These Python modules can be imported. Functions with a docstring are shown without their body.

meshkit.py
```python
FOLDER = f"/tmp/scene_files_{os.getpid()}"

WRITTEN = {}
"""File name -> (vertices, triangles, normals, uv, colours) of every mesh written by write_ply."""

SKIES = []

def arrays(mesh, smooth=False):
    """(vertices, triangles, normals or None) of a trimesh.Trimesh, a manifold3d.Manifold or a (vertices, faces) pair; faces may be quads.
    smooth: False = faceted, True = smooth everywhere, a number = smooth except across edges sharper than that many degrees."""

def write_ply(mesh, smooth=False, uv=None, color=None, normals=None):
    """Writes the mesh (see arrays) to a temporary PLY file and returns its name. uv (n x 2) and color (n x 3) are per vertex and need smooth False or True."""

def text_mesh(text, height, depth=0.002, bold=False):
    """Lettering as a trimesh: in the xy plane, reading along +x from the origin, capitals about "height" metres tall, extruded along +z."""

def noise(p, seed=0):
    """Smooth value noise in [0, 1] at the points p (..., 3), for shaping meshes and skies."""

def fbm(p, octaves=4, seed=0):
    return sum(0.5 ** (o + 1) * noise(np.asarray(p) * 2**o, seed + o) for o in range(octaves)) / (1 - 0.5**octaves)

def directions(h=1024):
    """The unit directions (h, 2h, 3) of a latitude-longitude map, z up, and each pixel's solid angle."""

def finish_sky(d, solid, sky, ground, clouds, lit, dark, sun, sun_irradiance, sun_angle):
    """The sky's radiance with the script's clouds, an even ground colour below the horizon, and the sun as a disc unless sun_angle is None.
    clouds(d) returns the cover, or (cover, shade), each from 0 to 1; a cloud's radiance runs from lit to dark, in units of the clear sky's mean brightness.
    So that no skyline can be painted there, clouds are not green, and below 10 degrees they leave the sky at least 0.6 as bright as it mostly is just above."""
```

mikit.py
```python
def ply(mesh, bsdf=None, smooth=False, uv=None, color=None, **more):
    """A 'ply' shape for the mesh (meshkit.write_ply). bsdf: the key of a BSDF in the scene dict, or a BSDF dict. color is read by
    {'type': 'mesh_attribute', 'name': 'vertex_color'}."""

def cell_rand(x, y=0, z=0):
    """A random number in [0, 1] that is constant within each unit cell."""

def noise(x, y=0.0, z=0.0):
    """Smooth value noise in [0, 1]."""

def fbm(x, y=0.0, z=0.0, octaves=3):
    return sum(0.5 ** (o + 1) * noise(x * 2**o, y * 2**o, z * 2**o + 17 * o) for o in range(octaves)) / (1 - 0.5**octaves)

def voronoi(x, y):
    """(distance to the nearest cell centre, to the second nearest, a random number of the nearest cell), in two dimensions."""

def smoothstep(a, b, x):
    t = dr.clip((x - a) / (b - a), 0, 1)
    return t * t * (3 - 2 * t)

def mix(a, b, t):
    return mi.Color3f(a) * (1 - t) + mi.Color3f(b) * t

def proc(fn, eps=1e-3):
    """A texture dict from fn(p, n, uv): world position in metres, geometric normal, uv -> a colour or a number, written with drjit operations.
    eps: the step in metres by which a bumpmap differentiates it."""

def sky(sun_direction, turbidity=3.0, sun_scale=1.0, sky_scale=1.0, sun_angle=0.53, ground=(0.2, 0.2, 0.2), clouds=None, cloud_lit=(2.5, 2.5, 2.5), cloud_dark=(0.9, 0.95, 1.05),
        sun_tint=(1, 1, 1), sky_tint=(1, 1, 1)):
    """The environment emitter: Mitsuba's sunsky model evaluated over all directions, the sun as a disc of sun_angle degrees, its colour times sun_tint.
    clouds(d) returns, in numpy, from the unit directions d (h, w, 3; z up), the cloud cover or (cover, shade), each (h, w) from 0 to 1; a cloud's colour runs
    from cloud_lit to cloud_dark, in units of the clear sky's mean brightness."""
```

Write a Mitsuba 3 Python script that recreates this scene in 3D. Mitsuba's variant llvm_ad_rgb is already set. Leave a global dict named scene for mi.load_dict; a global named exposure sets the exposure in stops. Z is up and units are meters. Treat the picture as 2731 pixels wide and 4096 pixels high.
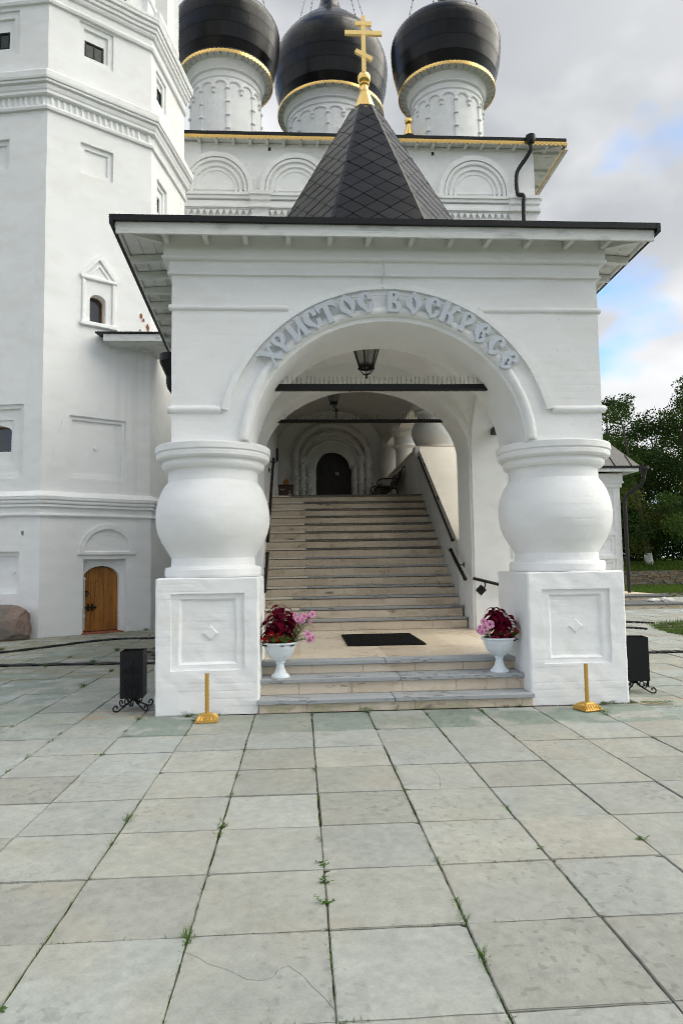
import math, random
import numpy as np, trimesh, manifold3d as m3, drjit as dr, mitsuba as mi
from shapely.geometry import Polygon, LineString, Point
from shapely import affinity
from shapely.ops import unary_union
import mikit, meshkit
from mikit import proc, noise, fbm, voronoi, cell_rand, smoothstep, mix

scene, labels = {}, {}
T4 = mi.ScalarTransform4f
rnd = random.Random(7)
V = lambda *a: np.array(a, float)

# ------------------------------------------------------------------ camera, sky, exposure
YAW, PITCH, ROLL = 0.0614, 0.0760, -0.0159
FOVX = 2 * math.degrees(math.atan(1365.5 / 2768.18))
fw = V(math.sin(YAW) * math.cos(PITCH), math.cos(YAW) * math.cos(PITCH), math.sin(PITCH))
rt = V(math.cos(YAW), -math.sin(YAW), 0)
up = -rt * math.sin(ROLL) + np.cross(rt, fw) * math.cos(ROLL)
EYE = V(0, 0, 1.6)
scene['camera'] = {'type': 'perspective', 'fov': FOVX, 'fov_axis': 'x', 'near_clip': 0.05, 'far_clip': 2000.0,
                   'to_world': T4().look_at(origin=EYE.tolist(), target=(EYE + fw).tolist(), up=up.tolist())}
SUN = V(0.66, -0.04, 0.66)
SUN /= np.linalg.norm(SUN)


def clouds(d):
    z = np.maximum(d[..., 2], 0.0)
    ca, sa = math.cos(0.25), math.sin(0.25)      # which way the cloud field drifts
    p = np.stack([d[..., 0] * ca - d[..., 1] * sa, d[..., 0] * sa + d[..., 1] * ca, d[..., 2]], -1) / (z + 0.42)[..., None]
    f = lambda k, o, a, sd: meshkit.fbm(np.stack([p[..., 0] * k + a, p[..., 1] * k + 1.7 * a, z * k * .8], -1), o, sd)
    wx = f(2.2, 4, 6.1, 3)
    OX, OY = 1.45, -0.5
    q = lambda k, a, sd, o=6: meshkit.fbm(np.stack([(p[..., 0] + OX) * k + a + 0.5 * wx, (p[..., 1] + OY) * k + 1.3 * a + 0.4 * wx, z * k], -1), o, sd)
    body, puff = q(2.6, 2.3, 11), q(5.5, 7.7, 29)
    cover = np.clip((0.7 * body + 0.3 * puff - 0.368) / 0.09, 0, 1)
    s = 0.72 * q(1.5, 4.4, 5, 5) + 0.28 * puff
    shade = (np.clip((s - 0.38) / 0.20, 0, 1) * 0.8 + 0.28 * (puff - 0.2)) * np.clip(2.7 * z - 0.10, 0, 1)
    toward = np.clip((d @ SUN - 0.40) / 0.50, 0, 1)
    return cover, np.clip(shade * (1 - 0.6 * toward), 0, 1)


scene['sky'] = mikit.sky(SUN.tolist(), turbidity=3.0, sun_scale=0.30, sun_angle=66.0, clouds=clouds,
                         cloud_lit=(1.8, 1.81, 1.82), cloud_dark=(0.50, 0.54, 0.59), sun_tint=(0.82, 0.95, 1.10), sky_tint=(0.68, 0.72, 0.76))
exposure = 3.38

# ------------------------------------------------------------------ helpers
used = set()


def numbered(key):
    k, n = key, 0
    while k in used:
        n += 1
        k = f'{key}_{n:03d}'
    used.add(k)
    return k


def thing(name, label, category, group=None):
    k = numbered(name)
    labels[k] = {'label': label, 'category': category}
    if group:
        labels[k]['group'] = group
    return k


def obj(name, mesh, mat, parent=None, smooth=False, label=None, kind=None, **kw):
    k = numbered(f'{parent}__{name}' if parent else name)
    scene[k] = mikit.ply(mesh, 'mat_' + mat, smooth=smooth, **kw)
    if label or kind:
        labels[k] = {}
        if label:
            labels[k]['label'] = label
        if kind:
            labels[k]['kind'] = kind
    return k


def tag(k, label, category, group=None):
    labels[k] = {'label': label, 'category': category}
    if group:
        labels[k]['group'] = group
    return k


def struct(name, mesh, mat, smooth=False):
    return obj(name, mesh, mat, smooth=smooth, kind='structure')


def tm(m):
    """manifold -> trimesh"""
    if isinstance(m, trimesh.Trimesh):
        return m
    q = m.to_mesh()
    return trimesh.Trimesh(q.vert_properties[:, :3].astype(float), q.tri_verts, process=False)


def mf(t):
    t = t.copy()
    t.merge_vertices()
    return m3.Manifold(m3.Mesh(np.asarray(t.vertices, np.float32), np.asarray(t.faces, np.uint32)))


def cat(*ms):
    out = []
    for m in ms:
        out += list(m) if isinstance(m, (list, tuple)) else [m]
    return trimesh.util.concatenate([tm(m) for m in out])


def sbox(x0, x1, y0, y1):
    return Polygon([(x0, y0), (x1, y0), (x1, y1), (x0, y1)])


def mbox(x0, x1, y0, y1, z0, z1):
    return m3.Manifold.cube([x1 - x0, y1 - y0, z1 - z0]).translate([x0, y0, z0])


def box(*a):
    return tm(mbox(*a))


def rbox(x0, x1, y0, y1, z0, z1, r=0.01):
    """bevelled box"""
    s = []
    for a, b, c in ((r, r, 0), (r, 0, r), (0, r, r)):
        s.append(mbox(x0 + a, x1 - a, y0 + b, y1 - b, z0 + c, z1 - c))
    return tm(m3.Manifold.batch_hull(s))


def polys(p):
    return list(p.geoms) if hasattr(p, 'geoms') else [p]


def extr(poly, depth):
    """extrude a shapely polygon along +z"""
    return trimesh.util.concatenate([trimesh.creation.extrude_polygon(g, depth, engine='earcut') for g in polys(poly) if g.area > 1e-7])


def xz(poly, y0, y1):
    """polygon in (x, z), solid between y0 and y1"""
    m = extr(poly, y1 - y0)
    v = m.vertices.copy()
    m = trimesh.Trimesh(np.stack([v[:, 0], y1 - v[:, 2], v[:, 1]], 1), m.faces, process=False)
    return m


def yz(poly, x0, x1):
    """polygon in (y, z), solid between x0 and x1"""
    m = extr(poly, x1 - x0)
    v = m.vertices.copy()
    return trimesh.Trimesh(np.stack([v[:, 2] + x0, v[:, 0], v[:, 1]], 1), m.faces, process=False)


def xy(poly, z0, z1):
    m = extr(poly, z1 - z0)
    m.apply_translation([0, 0, z0])
    return m


def rev(prof, c=(0, 0, 0), n=48, a0=0.0, a1=2 * math.pi, phase=0.0):
    """surface of revolution of [(r, z)...] about the z axis through c"""
    prof = np.array(prof, float)
    full = abs(a1 - a0 - 2 * math.pi) < 1e-6
    a = np.linspace(a0, a1, n + 1)[:n if full else n + 1] + phase
    m = len(a)
    v = np.array([[r * math.cos(t), r * math.sin(t), z] for t in a for r, z in prof]) + np.array(c)
    k = len(prof)
    f = []
    for i in range(n):
        j = (i + 1) % m
        for q in range(k - 1):
            f += [[i * k + q, j * k + q, j * k + q + 1], [i * k + q, j * k + q + 1, i * k + q + 1]]
    t = trimesh.Trimesh(v, f, process=False)
    t.merge_vertices()
    t.update_faces(t.nondegenerate_faces())
    return t


def catmull(pts, n=8, close=False):
    p = np.array(pts, float)
    if close:
        q = np.vstack([p[-1:], p, p[:2]])
    else:
        q = np.vstack([2 * p[0] - p[1], p, 2 * p[-1] - p[-2]])
    out = []
    for i in range(1, len(q) - 2):
        for t in np.linspace(0, 1, n, endpoint=False):
            a, b, c, d = q[i - 1], q[i], q[i + 1], q[i + 2]
            out.append(0.5 * ((2 * b) + (c - a) * t + (2 * a - 5 * b + 4 * c - d) * t**2 + (3 * b - a - 3 * c + d) * t**3))
    if not close:
        out.append(p[-1])
    return np.array(out)


def tube(pts, r, n=8, cap=True):
    """round bar along a polyline; r a number or one per point"""
    p = np.array(pts, float)
    r = np.broadcast_to(np.asarray(r, float), (len(p),))
    d = np.gradient(p, axis=0)
    d /= np.linalg.norm(d, axis=1, keepdims=True) + 1e-12
    u = np.cross(d[0], [0, 0, 1] if abs(d[0][2]) < 0.9 else [1, 0, 0])
    v, f = [], []
    for i in range(len(p)):
        u = u - d[i] * (u @ d[i])
        u /= np.linalg.norm(u) + 1e-12
        w = np.cross(d[i], u)
        for k in range(n):
            t = 2 * math.pi * k / n
            v.append(p[i] + r[i] * (u * math.cos(t) + w * math.sin(t)))
    for i in range(len(p) - 1):
        for k in range(n):
            a, b = i * n + k, i * n + (k + 1) % n
            f += [[a, b, b + n], [a, b + n, a + n]]
    if cap:
        v += [p[0], p[-1]]
        o = len(p) * n
        for k in range(n):
            f += [[o, (k + 1) % n, k], [o + 1, o - n + k, o - n + (k + 1) % n]]
    return trimesh.Trimesh(v, f, process=False)


def bar(p, q, w, h, upv=(0, 0, 1)):
    """square bar from p to q, w across, h along upv"""
    p, q = V(*p), V(*q)
    d = q - p
    L = np.linalg.norm(d)
    d /= L
    s = np.cross(d, upv)
    if np.linalg.norm(s) < 1e-6:
        s = np.cross(d, (0, 1, 0) if abs(d[1]) < .9 else (1, 0, 0))
    s /= np.linalg.norm(s)
    t = np.cross(s, d)
    m = box(0, L, -w / 2, w / 2, -h / 2, h / 2)
    v = m.vertices
    return trimesh.Trimesh(p + v[:, :1] * d + v[:, 1:2] * s + v[:, 2:] * t, m.faces, process=False)


def spiral(c, r0, r1, a0, a1, n=22):
    """2-D scroll"""
    t = np.linspace(0, 1, n)
    r = r0 + (r1 - r0) * t
    a = a0 + (a1 - a0) * t
    return np.stack([c[0] + r * np.cos(a), c[1] + r * np.sin(a)], 1)


def rough(m, edge=0.1, amp=0.006, freq=3.0, seed=1):
    """hand-plastered unevenness: refine and displace by smooth noise (same place, same shift)"""
    m = tm(m)
    m = m.copy()
    m.merge_vertices()
    v, f = trimesh.remesh.subdivide_to_size(m.vertices, m.faces, edge, max_iter=12)
    m = trimesh.Trimesh(v, f, process=False)
    m.merge_vertices()
    v = np.array(m.vertices)
    for k in range(3):
        v[:, k] += amp * 2 * (meshkit.fbm(m.vertices * freq + 31.7 * k, 3, seed + k) - 0.5)
    return trimesh.Trimesh(v, m.faces, process=False)


def mirror_x(m, xc):
    m = tm(m).copy()
    v = np.array(m.vertices)
    v[:, 0] = 2 * xc - v[:, 0]
    return trimesh.Trimesh(v, m.faces[:, ::-1], process=False)


def move(m, d):
    m = tm(m).copy()
    m.apply_translation(d)
    return m


def frame(o, ex, ey, ez):
    """local (x, y, z) -> world"""
    M = np.eye(4)
    M[:3, 0], M[:3, 1], M[:3, 2], M[:3, 3] = ex, ey, ez, o
    return M


def placed(m, M):
    m = tm(m).copy()
    m.apply_transform(M)
    return m


def ell(cx, cz, a, b, t0=0, t1=180, n=40):
    t = np.radians(np.linspace(t0, t1, n))
    return np.stack([cx + a * np.cos(t), cz + b * np.sin(t)], 1)


def arch_poly(cx, z0, half, spring, rise, n=40):
    """opening: straight sides from z0 to spring, elliptical head"""
    return Polygon([(cx - half, z0), (cx + half, z0)] + [tuple(p) for p in ell(cx, spring, half, rise, 0, 180, n)])


# ------------------------------------------------------------------ materials
def diff(c):
    return {'type': 'twosided', 'bsdf': {'type': 'diffuse', 'reflectance': c if isinstance(c, dict) else {'type': 'rgb', 'value': list(c)}}}


def prin(c, rough=0.5, metal=0.0, spec=0.5, **kw):
    d = {'type': 'principled', 'base_color': c if isinstance(c, dict) else {'type': 'rgb', 'value': list(c)}, 'roughness': rough, 'specular': spec, **kw}
    if metal:
        d['metallic'] = metal
    return {'type': 'twosided', 'bsdf': d}


def bump(tex, scale, inner):
    return {'type': 'twosided', 'bsdf': {'type': 'bumpmap', 'arbitrary': tex, 'scale': scale, 'bsdf': inner['bsdf']}}


def lime_col(p, n, uv):
    a = fbm(p.x * 0.8, p.y * 0.8, p.z * 0.5, 4)
    streak = fbm(p.x * 3 + 3, p.y * 3, p.z * 5, 3)
    fleck = noise(p.x * 55, p.y * 55, p.z * 55)
    spot = smoothstep(0.90, 0.95, noise(p.x * 23 + 9, p.y * 23, p.z * 16)) * smoothstep(0.6, 0.75, a)
    c = mix((0.81, 0.82, 0.82), (0.76, 0.765, 0.755), smoothstep(0.40, 0.72, a * 0.6 + streak * 0.4))
    patch = smoothstep(0.60, 0.66, fbm(p.x * 1.7 + 5, p.y * 1.7, p.z * 2.6, 4))
    c = mix(c, mi.Color3f(0.73, 0.725, 0.685), 0.22 * patch)
    stain = smoothstep(0.69, 0.74, fbm(p.x * 2.6 + 11, p.y * 2.6 + 3, p.z * 3.2, 4))
    c = mix(c, mi.Color3f(0.66, 0.62, 0.50), 0.10 * stain)
    # drip marks on the tower below the lean-to roof
    u = (p.x + 6.14) * 0.815 + (p.y - 16.82) * 0.58
    drip = smoothstep(0.50, 0.68, fbm(u * 11, p.z * 0.35, 2.0, 3)) * smoothstep(1.5, 1.7, u) * smoothstep(3.2, 3.0, u) * smoothstep(15.0, 16.0, p.y) * smoothstep(7.45, 7.3, p.z) * smoothstep(2.6, 4.6, p.z + 1.6 * noise(u * 13, 4, 4))
    c = mix(c, mi.Color3f(0.60, 0.575, 0.50), 0.22 * drip)
    return c * (0.97 + 0.05 * fleck) * (1 - 0.15 * spot)


def lime_h(p, n, uv):
    u = p.x + p.y
    zc = p.z / 0.083
    row = dr.floor(zc)
    fz = zc - row
    joint = smoothstep(0.0, 0.16, fz) * smoothstep(1.0, 0.84, fz)
    keep = smoothstep(0.42, 0.62, noise(u * 1.3, row * 0.73, 2.0))
    brick = joint * keep + (1 - keep)
    lev = cell_rand(dr.floor(u / 0.27 + 0.5 * row), row, 3)
    return 0.45 * brick + 0.22 * lev * keep + 0.75 * fbm(p.x * 7, p.y * 7, p.z * 7, 3)


scene['lime'] = bump(proc(lime_h), 0.005, diff(proc(lime_col)))
scene['lime_smooth_dim'] = bump(proc(lambda p, n, uv: fbm(p.x * 4, p.y * 4, p.z * 4, 4)), 0.012, diff((0.58, 0.585, 0.57)))  # greyer with dirt, its colour darkened further to deepen the gallery shade


def wood_white(p, n, uv):
    g = fbm(p.x * 4, p.y * 4, p.z * 70, 3)
    w = fbm(p.x * 6, p.y * 6, p.z * 9 + 3, 4)
    c = mix((0.66, 0.67, 0.65), (0.44, 0.45, 0.43), smoothstep(0.5, 0.75, w * 0.65 + g * 0.35))
    return c


scene['white_timber'] = diff(proc(wood_white))
scene['letter_paint'] = prin((0.46, 0.50, 0.545), 0.5)
scene['roof_sheet'] = prin((0.006, 0.0062, 0.0068), 0.40, spec=0.3)
for i, c in enumerate((0.030, 0.036, 0.043)):
    scene[f'shingle_{i}'] = prin((c * .11, c * .115, c * .135), 0.21 + 0.03 * i, spec=0.2)
for i, (c, r) in enumerate(((0.0045, 0.26), (0.0062, 0.29), (0.0052, 0.31))):
    scene[f'dome_{i}'] = prin((c * .6, c * 0.59, c * .6), r - .02, spec=0.25)
scene['gold'] = prin((0.93, 0.62, 0.20), 0.24, 0.95)
scene['gold_cross'] = prin((0.90, 0.66, 0.26), 0.38, 0.85)
scene['brass_paint'] = prin((0.54, 0.33, 0.075), 0.36, 0.6)
scene['black_iron'] = prin((0.007, 0.007, 0.0075), 0.5, spec=0.25)
scene['black_pipe'] = prin((0.008, 0.008, 0.009), 0.45, spec=0.3)
scene['bin_steel'] = prin((0.006, 0.006, 0.007), 0.5, spec=0.25)
scene['rubber'] = prin((0.008, 0.008, 0.008), 0.7, spec=0.15)
scene['brown_pipe'] = prin((0.018, 0.015, 0.015), 0.5, spec=0.3)
scene['zinc_sheet'] = prin((0.055, 0.054, 0.055), 0.42, spec=0.4)

JX, JY, JW = -0.5006, 6.830, 0.6108
# joints of the paving: x = JX + k * JW, y = JY - k * JW


def slab_col(p, n, uv):
    i, j = dr.floor((p.x - JX) / JW), dr.floor((JY - p.y) / JW)
    a, b, e = cell_rand(i, j, 1), cell_rand(i, j, 2), cell_rand(i, j, 5)
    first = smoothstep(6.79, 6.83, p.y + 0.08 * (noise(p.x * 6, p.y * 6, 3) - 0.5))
    big = fbm(p.x * 1.9 + i * 7, p.y * 1.9, 1.0, 4)
    fine = fbm(p.x * 24, p.y * 24, 3.0, 3)
    gran = noise(p.x * 140, p.y * 140, 0)
    c = mix((0.298, 0.300, 0.266), (0.270, 0.284, 0.266), a)
    c = mix(c, mi.Color3f(0.215, 0.215, 0.192), 0.55 * smoothstep(0.5, 1.0, b))
    c = mix(c, mi.Color3f(0.315, 0.345, 0.335), 0.6 * smoothstep(0.7, 0.95, e))
    c = mix(c, mi.Color3f(0.325, 0.29, 0.215), 0.22 * smoothstep(0.50, 0.74, big))
    # grey-blue mineral blotches with an outline
    bl = smoothstep(0.64, 0.78, fbm(p.x * 6 + 5 * i, p.y * 9 + 3 * j, 5.0, 3)) * smoothstep(0.35, 0.8, cell_rand(i, j, 6))
    c = mix(c, mi.Color3f(0.185, 0.205, 0.205), 0.30 * bl)
    # green algae on the row against the steps and on the old slabs left of the porch
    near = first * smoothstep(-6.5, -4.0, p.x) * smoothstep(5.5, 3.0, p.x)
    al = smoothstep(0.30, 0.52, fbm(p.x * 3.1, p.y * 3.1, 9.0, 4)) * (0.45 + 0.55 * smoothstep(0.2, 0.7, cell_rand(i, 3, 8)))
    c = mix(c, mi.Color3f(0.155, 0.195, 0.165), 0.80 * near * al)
    old = smoothstep(10.2, 10.6, p.y + 0.5 * (noise(p.x * 2, p.y * 2, 4) - 0.5)) * smoothstep(-0.5, -1.5, p.x)
    c = mix(c, mi.Color3f(0.175, 0.168, 0.115), 0.72 * old * smoothstep(0.25, 0.6, fbm(p.x * 2.2, p.y * 5, 2.0, 4)))
    # rust that ran from the iron bins
    for bx, by in ((-1.95, 7.85), (4.15, 7.75)):
        dd = dr.sqrt(dr.square((p.x - bx) * 1.0) + dr.square((p.y - by) * 2.2))
        rust = smoothstep(0.62, 0.25, dd + 0.5 * (fbm(p.x * 4, p.y * 11, 1.0, 3) - 0.5)) * smoothstep(0.42, 0.6, fbm(p.x * 5 + 9, p.y * 14, 1.0, 3))
        c = mix(c, mi.Color3f(0.33, 0.17, 0.07), 0.4 * rust)
    pit = smoothstep(0.79, 0.84, noise(p.x * 31 + 2, p.y * 31, 7.0)) * smoothstep(0.4, 0.7, noise(p.x * 2.1, p.y * 2.1, 4.0))
    wear = fbm(p.x * 5.5 + 3 * i, p.y * 5.5, 11.0, 4)
    return c * (0.74 + 0.26 * fine + 0.14 * gran) * (0.90 + 0.22 * wear) * (1 - 0.18 * pit)


def slab_h(p, n, uv):
    return 0.6 * fbm(p.x * 30, p.y * 30, p.z, 3) + 0.6 * fbm(p.x * 5, p.y * 5, p.z, 2)


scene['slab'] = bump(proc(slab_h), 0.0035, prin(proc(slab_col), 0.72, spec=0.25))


def marble_col(p, n, uv):
    q = fbm(p.x * 2.3, p.y * 2.3 + 3, p.z * 4, 4)
    tone = cell_rand(dr.floor(p.x / 0.53), dr.floor(p.z / 0.1855 + 0.3), 4)
    vein = smoothstep(0.035, 0.0, dr.abs(fbm(p.x * 3.5 + 4, p.y * 3 + 1, p.z * 5, 4) - 0.5)) * smoothstep(0.45, 0.6, q)
    c = mix((0.61, 0.53, 0.42), (0.50, 0.42, 0.315), smoothstep(0.3, 0.75, q * 0.6 + tone * 0.4))
    c = mix(c, mi.Color3f(0.33, 0.22, 0.13), 0.5 * vein)
    soot = smoothstep(0.60, 0.74, fbm(p.x * 6 + 11, p.y * 6, p.z * 13, 4)) * smoothstep(0.66, 0.78, noise(p.x * 1.6 + 4.2, p.z * 3, 8))
    c = mix(c, mi.Color3f(0.09, 0.075, 0.06), 0.8 * soot)
    moss = smoothstep(0.13, 0.02, p.z + 0.12 * (fbm(p.x * 5, p.z * 9, 2.0, 3) - 0.5)) * smoothstep(0.5, 0.62, fbm(p.x * 4 + 2, p.z * 7, 5.0, 3))
    c = mix(c, mi.Color3f(0.30, 0.32, 0.15), 0.45 * moss)
    return c * (0.93 + 0.12 * noise(p.x * 60, p.y * 60, p.z * 60))


scene['marble'] = prin(proc(marble_col), 0.42, spec=0.4)
scene['coping_stone'] = prin(proc(lambda p, n, uv: mix((0.70, 0.665, 0.60), (0.62, 0.575, 0.50), fbm(p.x * 3, p.y * 3, p.z * 3, 3))), 0.5, spec=0.3)


def granite_col(p, n, uv):
    g = noise(p.x * 190, p.y * 190, p.z * 190)
    w = smoothstep(0.56, 0.62, fbm(p.x * 13, p.y * 26, p.z * 40, 4)) * smoothstep(0.45, 0.6, noise(p.x * 2.2, p.y * 3, p.z * 3))
    hole = smoothstep(0.55, 0.8, dr.sin(p.x * 260) * dr.sin(p.y * 260)) * smoothstep(0.4, 0.5, noise(p.x * 1.2, 2, p.y * 2))
    c = mi.Color3f(0.31, 0.325, 0.335) * (0.85 + 0.3 * g)
    c = mix(c, mi.Color3f(0.06, 0.06, 0.06), 0.55 * w)
    return c * (1 - 0.25 * hole)


scene['granite'] = prin(proc(granite_col), 0.6, spec=0.3)
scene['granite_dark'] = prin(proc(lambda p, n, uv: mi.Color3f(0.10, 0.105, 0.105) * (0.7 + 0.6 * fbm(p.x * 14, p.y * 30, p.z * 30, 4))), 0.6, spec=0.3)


def oak_col(p, n, uv):
    u = p.x * 0.815 + p.y * 0.58
    g = fbm(u * 60, p.z * 2.5, 1.0, 4)
    b = fbm(u * 4, p.z * 1.2, 7.0, 3)
    c = mix((0.36, 0.155, 0.030), (0.23, 0.085, 0.016), smoothstep(0.35, 0.75, g))
    return mix(c, mi.Color3f(0.16, 0.06, 0.012), 0.6 * smoothstep(0.55, 0.72, b))


scene['oak'] = prin(proc(oak_col), 0.45, spec=0.4)
scene['brown_wood'] = prin((0.055, 0.022, 0.012), 0.4)
scene['door_dark'] = prin((0.010, 0.0085, 0.0075), 0.45)
scene['glass_dark'] = prin((0.012, 0.016, 0.024), 0.06, spec=0.8)
scene['glass_green'] = prin(proc(lambda p, n, uv: mi.Color3f(0.018, 0.030, 0.026) * (0.4 + 1.6 * fbm(p.x * 17 + p.y * 9, p.z * 21, 0.0, 3))), 0.2, spec=0.25)
scene['lantern_glass'] = {'type': 'blendbsdf', 'weight': 0.45, 'a': {'type': 'thindielectric', 'int_ior': 1.5}, 'b': diff((0.20, 0.21, 0.18))}
scene['cable_black'] = prin((0.013, 0.013, 0.013), 0.55)
scene['terracotta'] = diff(proc(lambda p, n, uv: mix((0.34, 0.12, 0.07), (0.22, 0.09, 0.06), fbm(p.x * 30, p.y * 30, p.z * 30, 3))))
scene['urn_plastic'] = prin((0.66, 0.72, 0.76), 0.38)
scene['sign_white'] = prin((0.55, 0.55, 0.52), 0.5)


def boulder_col(p, n, uv):
    a = fbm(p.x * 2.2, p.y * 2.2, p.z * 2.2 + 4, 4)
    g = noise(p.x * 70, p.y * 70, p.z * 70)
    c = mix((0.25, 0.185, 0.16), (0.185, 0.165, 0.145), smoothstep(0.4, 0.65, a))
    return c * (0.7 + 0.55 * g)


scene['boulder'] = bump(proc(lambda p, n, uv: fbm(p.x * 11, p.y * 11, p.z * 11, 4)), 0.04, diff(proc(boulder_col)))


for i, c in enumerate(((0.21, 0.165, 0.11), (0.135, 0.12, 0.095), (0.18, 0.17, 0.145))):
    scene[f'field_stone_{i}'] = diff(c)
scene['mortar'] = diff((0.16, 0.14, 0.11))
scene['soil'] = diff(proc(lambda p, n, uv: mix((0.045, 0.040, 0.028), (0.10, 0.085, 0.06), fbm(p.x * 18, p.y * 18, 0.0, 4))))
scene['joint'] = diff(proc(lambda p, n, uv: mix(mix((0.030, 0.027, 0.020), (0.15, 0.145, 0.125), smoothstep(0.42, 0.58, fbm(p.x * 6, p.y * 6, 0.0, 3))), mi.Color3f(0.05, 0.075, 0.02), smoothstep(0.60, 0.66, fbm(p.x * 3.1 + 7, p.y * 3.1, 2.0, 3)))))
scene['meadow'] = diff(proc(lambda p, n, uv: mix((0.045, 0.075, 0.02), (0.07, 0.085, 0.03), fbm(p.x * 1.3, p.y * 1.3, 0.0, 4))))


def leafy(c, t=0.35):
    return {'type': 'principledthin', 'base_color': {'type': 'rgb', 'value': list(c)}, 'roughness': 0.85, 'diff_trans': 2 * t, 'spec_trans': 0.0}


for k, c in dict(grass_blade=(0.085, 0.14, 0.028), weed_green=(0.07, 0.135, 0.025), weed_dry=(0.15, 0.10, 0.05), coleus_leaf=(0.115, 0.006, 0.022),
                 begonia_leaf=(0.05, 0.085, 0.022), begonia_dark=(0.075, 0.022, 0.018), begonia_red=(0.42, 0.014, 0.014), begonia_pink=(0.42, 0.03, 0.09), petunia_leaf=(0.10, 0.165, 0.035),
                 petunia_pink=(0.78, 0.40, 0.60), petunia_deep=(0.60, 0.10, 0.28), tree_leaf_a=(0.050, 0.085, 0.022), tree_leaf_b=(0.032, 0.060, 0.018), tree_leaf_c=(0.085, 0.105, 0.028)).items():
    scene[k] = leafy(c)
scene['stem_red'] = diff((0.14, 0.04, 0.03))
scene['bark'] = diff(proc(lambda p, n, uv: mix((0.055, 0.045, 0.035), (0.11, 0.10, 0.085), fbm(p.x * 14, p.y * 14, p.z * 4, 4))))
scene['trunk_lime'] = diff((0.62, 0.62, 0.60))
for k in [k for k in scene if k not in ('camera', 'sky')]:
    scene['mat_' + k] = scene.pop(k)
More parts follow.
